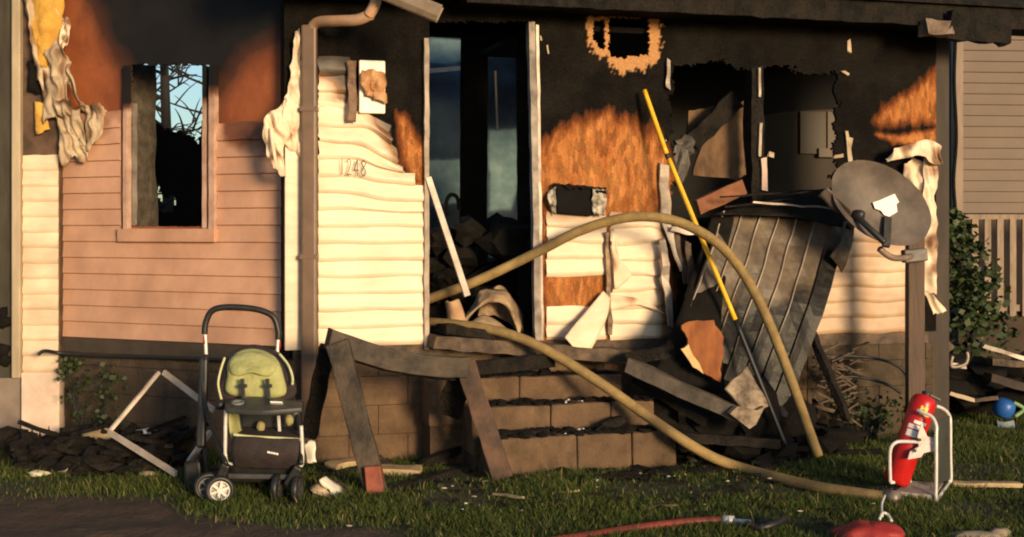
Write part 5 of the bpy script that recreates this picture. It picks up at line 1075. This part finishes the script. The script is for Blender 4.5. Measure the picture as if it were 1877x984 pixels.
# ---- junk heap on the right
jy = 10.6
mb = MB()
for k in range(70):
    p = P(random.uniform(1700, 1900), random.uniform(650, 735), random.uniform(jy - .2, jy + .5)); mb.ico(p, random.uniform(.04, .14), k * 2.1, .9, (1.3, 1, .7), 1)
mb.ico(P(1760, 720, jy + .3), .4, 3, .4, (1.3, .6, .6)); mb.ico(P(1850, 730, jy + .4), .4, 9, .4, (1.4, .6, .55))
o = single(mb, 'junk_heap', black, 'heap of blackened junk below the bush', 'debris'); o['kind'] = 'stuff'
for x0, y0, x1, y1, wd, ht, m, lb_, nm in [(1800, 634, 1890, 660, .045, .03, greytrim, 'bent pale metal strip across the top of the junk heap', 'metal_strip'), (1810, 690, 1900, 715, .16, .06, mat('dark_plum_board', (.055, .034, .028), (.03, .02, .016), .8, scale=6, bump=.3), 'wide dark brown board lying low on the junk heap', 'scrap_board'),
        (1815, 662, 1900, 668, .1, .05, charb, 'brown board under the pale metal strip', 'scrap_board'), (1740, 720, 1785, 733, .03, .03, tan, 'pale stick at the grass edge of the junk heap', 'pale_stick'), (1785, 734, 1830, 728, .03, .03, charb, 'brown stick beside the blue toy', 'pale_stick'), (1738, 668, 1770, 672, .03, .03, greytrim, 'short grey bar low on the face of the junk heap', 'metal_bar'), (1730, 638, 1742, 641, .02, .03, whitetrim, 'tiny pale bar on top of the junk heap by the dish post', 'metal_bar'), (1700, 600, 1735, 640, .2, .08, charb, 'brown splintered board leaning beside the dish post', 'scrap_board')]:
    lb(P(x0, y0, jy - .35), P(x1, y1, jy - .35), wd, ht, m, nm, lb_, 6, .01, 'board' if 'board' in nm else 'scrap')
mb = MB(); mb.tube([P(1746, 652, jy - .4), P(1744, 672, jy - .4), P(1768, 668, jy - .4), P(1774, 655, jy - .4), P(1772, 645, jy - .4)], .014, 8, 4); single(mb, 'bent_wire_loop', greytrim, 'bent grey wire loop on the junk heap', 'wire', smooth=True)
mb = MB(); pb = P(1840, 748, 10.3); mb.lathe([(.001, -.07), (.05, -.07), (.075, -.05), (.085, 0), (.078, .05), (.05, .075), (.001, .075)], pb, (.3, -.2, 1), 18); tb = thing('toy_bucket', (pb.x, pb.y, 0), 'blue plastic toy bucket in the grass below the junk heap', 'toy'); mb.build('bucket', bluep, tb, smooth=True)
mb = MB(); mb.tube([pb + Vector((.06, -.04, .05)), pb + Vector((.14, -.04, .0)), pb + Vector((.07, -.04, -.06))], .016, 8, 5); mb.build('bucket_handle', mat('pale_green_plastic', (.20, .32, .15), (.15, .25, .1), .5, scale=9), tb, smooth=True)
mb = MB(); mb.loft([pb + Vector((-.07, -.05, -.09)), pb + Vector((-.02, -.06, -.10)), pb + Vector((.06, -.05, -.09))], [pb + Vector((-.07, -.07, -pb.z + .0)), pb + Vector((-.02, -.08, -pb.z)), pb + Vector((.06, -.07, -pb.z))], 6, 4, .04, .01, 8, 2); mb.build('bucket_foot', mat('pale_blue_grey', (.16, .2, .24), (.1, .13, .16), .6, scale=9), tb)
# ---- neighbour on the far left
LN = thing('neighbour_wall', Vector((-4.3, 9.52, 0)), 'dark grey weathered wall on a pale concrete base beyond the whitewashed pier', 'wall')
LNW = Wall(-6.5, 9.52, -3.0, 9.52)
mb = MB(); mb.wbox(LNW, 0, LNW.hit(24, 400)[0], LNW.hit(20, 692)[1], 3.8, -.2, 0); mb.build('wall_panel', mat('dark_grey_weathered', (.06, .05, .035), (.028, .024, .018), .85, scale=4, stretch=(2, 2, .4), bump=.3), LN)
mb = MB(); mb.wbox(LNW, 0, LNW.hit(39, 700)[0], -.02, LNW.hit(20, 692)[1], -.2, .03); mb.build('concrete_base', mat('pale_base', (.24, .19, .155), (.17, .13, .105), .9, scale=5, bump=.2, grime=.3), LN)
for k, (x, y) in enumerate([(3, 575), (6, 590), (2, 640), (8, 660)]):
    mb = MB(); mb.ico(P(x, y, 9.50), .06, k, .6, (1, .5, .8)); mb.build('torn_patch', black, LN, smooth=True)
# small spiky garden fork shapes by the pier
for k, (x, y, h) in enumerate([(60, 808, .16), (74, 806, .13), (90, 806, .18)]):
    p = G(x, 812); mb = MB(); mb.tube([p, p + Vector((.0, 0, h * .5)), p + Vector((.01 * (k - 1), 0, h))], lambda t: .014 * (1 - t) + .006, 8, 3); single(mb, 'charred_stake', char, ['short charred stake standing before the whitewashed pier', 'shortest charred stake between two others before the whitewashed pier', 'tallest charred stake nearest the weeds before the whitewashed pier'][k], 'stake', smooth=True)
# ---- litter on the lawn: ash, splinters, pale chips
for m_, nn, r0, r1, lab_, nm in ((char, 230, .006, .022, 'dark ash and splinters strewn over the lawn', 'lawn_ash'), (whitetrim, 26, .004, .009, 'pale chips strewn over the lawn', 'lawn_chips')):
    mb = MB()
    for k in range(nn):
        x = random.uniform(420, 1600); p = G(x, random.triangular(862, 980, 880)); rr_ = random.uniform(r0, r1); mb.ico((p.x, p.y, .015 + random.uniform(0, .02)), rr_, k * 1.1, .9, (random.uniform(1, 3), 1, .6), 1)
    o = single(mb, nm, m_, lab_, 'debris'); o['kind'] = 'stuff'
for k, (x0, y0, x1, y1) in enumerate([(1010, 905, 1060, 898), (1180, 930, 1240, 925), (760, 935, 800, 915), (905, 905, 960, 912)]):
    mb = MB(); mb.beam(G(x0, y0, .02), G(x1, y1, .035), .02, .012, seg=6, rag=.008); single(mb, 'splinter', [sandb, charb, char, sandb][k], ['pale splinter in the grass before the bottom step', 'brown splinter in the grass above the red hose', 'black splinter in the grass beyond the red railing foot', 'pale splinter in the grass beside the brown railing leg'][k], 'splinter')
# ---- trees beyond the house
def tree(x, Y, h, label, seed):
    random.seed(seed); b = P(x, 420, Y); b.z = 0; T = thing('bare_tree', b, label, 'tree', None)
    mb = MB(); tip = b + Vector((random.uniform(-.4, .4), 0, h)); mid = b.lerp(tip, .5) + Vector((random.uniform(-.15, .15), 0, 0))
    mb.tube([b - Vector((0, 0, .1)), mid, tip], lambda t: .085 * (1 - t) + .02, 10, 8); mb.build('trunk', bark, T, smooth=True)
    mb = MB()
    for k in range(34):
        t = random.uniform(.22, .97); s = b.lerp(tip, t); aa = random.uniform(0, 6.28); L = random.uniform(.7, 1.9) * (1.15 - t * .6)
        e = s + Vector((math.cos(aa) * L, math.sin(aa) * L, L * random.uniform(.3, .9))); m_ = s.lerp(e, .5) + Vector((random.uniform(-.2, .2), 0, random.uniform(-.1, .15)))
        mb.tube([s, m_, e], lambda t: .026 * (1 - t) + .006, 6, 4)
        for q in range(5):
            s2 = m_.lerp(e, random.random()); e2 = s2 + Vector((random.uniform(-.6, .6), random.uniform(-.5, .5), random.uniform(-.1, .6))); mb.tube([s2, s2.lerp(e2, .5) + Vector((0, 0, .05)), e2], lambda t: .014 * (1 - t) + .004, 5, 3)
    mb.build('crown', bark, T, smooth=True)
tree(316, 17, 6.5, 'bare dark tree seen through the set-back window, trunk near the middle', 3)
tree(378, 24, 8, 'farther bare tree seen through the set-back window beside the middle trunk', 5)
tree(250, 21, 7, 'bare tree behind the house hidden mostly by the jamb of the set-back window', 8)
random.seed(21)
# ================================================================ grass
def grass(n, seed):
    r = np.random.default_rng(seed)
    X = r.uniform(-4.8, 5.2, n); Y = 6.2 + (r.random(n) ** 1.25) * 5.6
    px, py = topx(np.stack([X, Y, 0 * X], 1)); ok = (px > -80) & (px < 1960)
    bad = dirt_sd(px, py) > -4 + r.normal(0, 12, n)
    # under the house, the steps and the debris
    d = (X - FW.o.x) * FW.n.x + (Y - FW.o.y) * FW.n.y; dl = (X - LW.o.x) * LW.n.x + (Y - LW.o.y) * LW.n.y
    u = (X - FW.o.x) * FW.u.x + (Y - FW.o.y) * FW.u.y
    inside = ((d < .02) & (u > 0) & (u < 4.55)) | ((dl < .02) & (u <= 0) & (px > 110)) | ((Y > 9.35) & (px < 115))
    step = (d < .85) & (u > fu(790)) & (u < fu(1245))
    deb = (py > 818) & (py < 868 + .01 * px) & (px < 372) & (r.random(n) < .85)
    deb2 = (d < .9) & (px > 1180) & (px < 1500) & (r.random(n) < .85)
    clump = np.array([mnoise.noise(Vector((x * 1.6, y * 1.6, 0))) for x, y in zip(X, Y)])
    thin = r.random(n) < np.clip(.25 - clump * 1.3, 0, .88)
    k = ok & ~bad & ~inside & ~step & ~deb & ~deb2 & ~thin
    X, Y, clump = X[k], Y[k], clump[k]; m = len(X)
    Zg = np.array([gz(x, y) for x, y in zip(X, Y)])
    h = r.uniform(.018, .048, m) * (1 + .8 * np.clip(clump, -.4, .8)); tall = r.random(m) < .02; h[tall] *= 2.0
    a = r.uniform(0, 6.28, m); wd = r.uniform(.0016, .0034, m); la = r.uniform(0, 6.28, m); ln_ = h * r.uniform(.2, .9, m)
    bx, by = np.cos(a) * wd, np.sin(a) * wd; lx, ly = np.cos(la) * ln_, np.sin(la) * ln_
    V = np.empty((m, 5, 3))
    V[:, 0] = np.stack([X - bx, Y - by, Zg - .005], 1); V[:, 1] = np.stack([X + bx, Y + by, Zg - .005], 1)
    V[:, 2] = np.stack([X + bx * .8 + lx * .35, Y + by * .8 + ly * .35, Zg + h * .6], 1); V[:, 3] = np.stack([X - bx * .8 + lx * .35, Y - by * .8 + ly * .35, Zg + h * .6], 1)
    V[:, 4] = np.stack([X + lx, Y + ly, Zg + h], 1)
    me = bpy.data.meshes.new('grass'); b = np.arange(m)[:, None] * 5
    quads = b + np.array([[0, 1, 2, 3]]); tris = b + np.array([[3, 2, 4]])
    me.vertices.add(m * 5); me.vertices.foreach_set('co', V.reshape(-1))
    me.loops.add(m * 7); lv = np.concatenate([quads, tris], 1).reshape(-1); me.loops.foreach_set('vertex_index', lv.astype(np.int32))
    me.polygons.add(m * 2); st = (np.arange(m)[:, None] * 7 + np.array([[0, 4]])).reshape(-1); me.polygons.foreach_set('loop_start', st.astype(np.int32))
    me.update(calc_edges=True); me.validate()
    t = np.clip(r.normal(.45, .2, m) + .25 * clump, 0, .92); t[r.random(m) < .05] = 1.0
    at = me.attributes.new('tint', 'FLOAT', 'POINT'); at.data.foreach_set('value', np.repeat(t, 5).astype(np.float32))
    me.materials.append(grassm); o = bpy.data.objects.new('grass', me); COL.objects.link(o)
    props(o, 'short uneven green grass covering the yard', 'grass', kind='stuff')
grass(380000, 3)
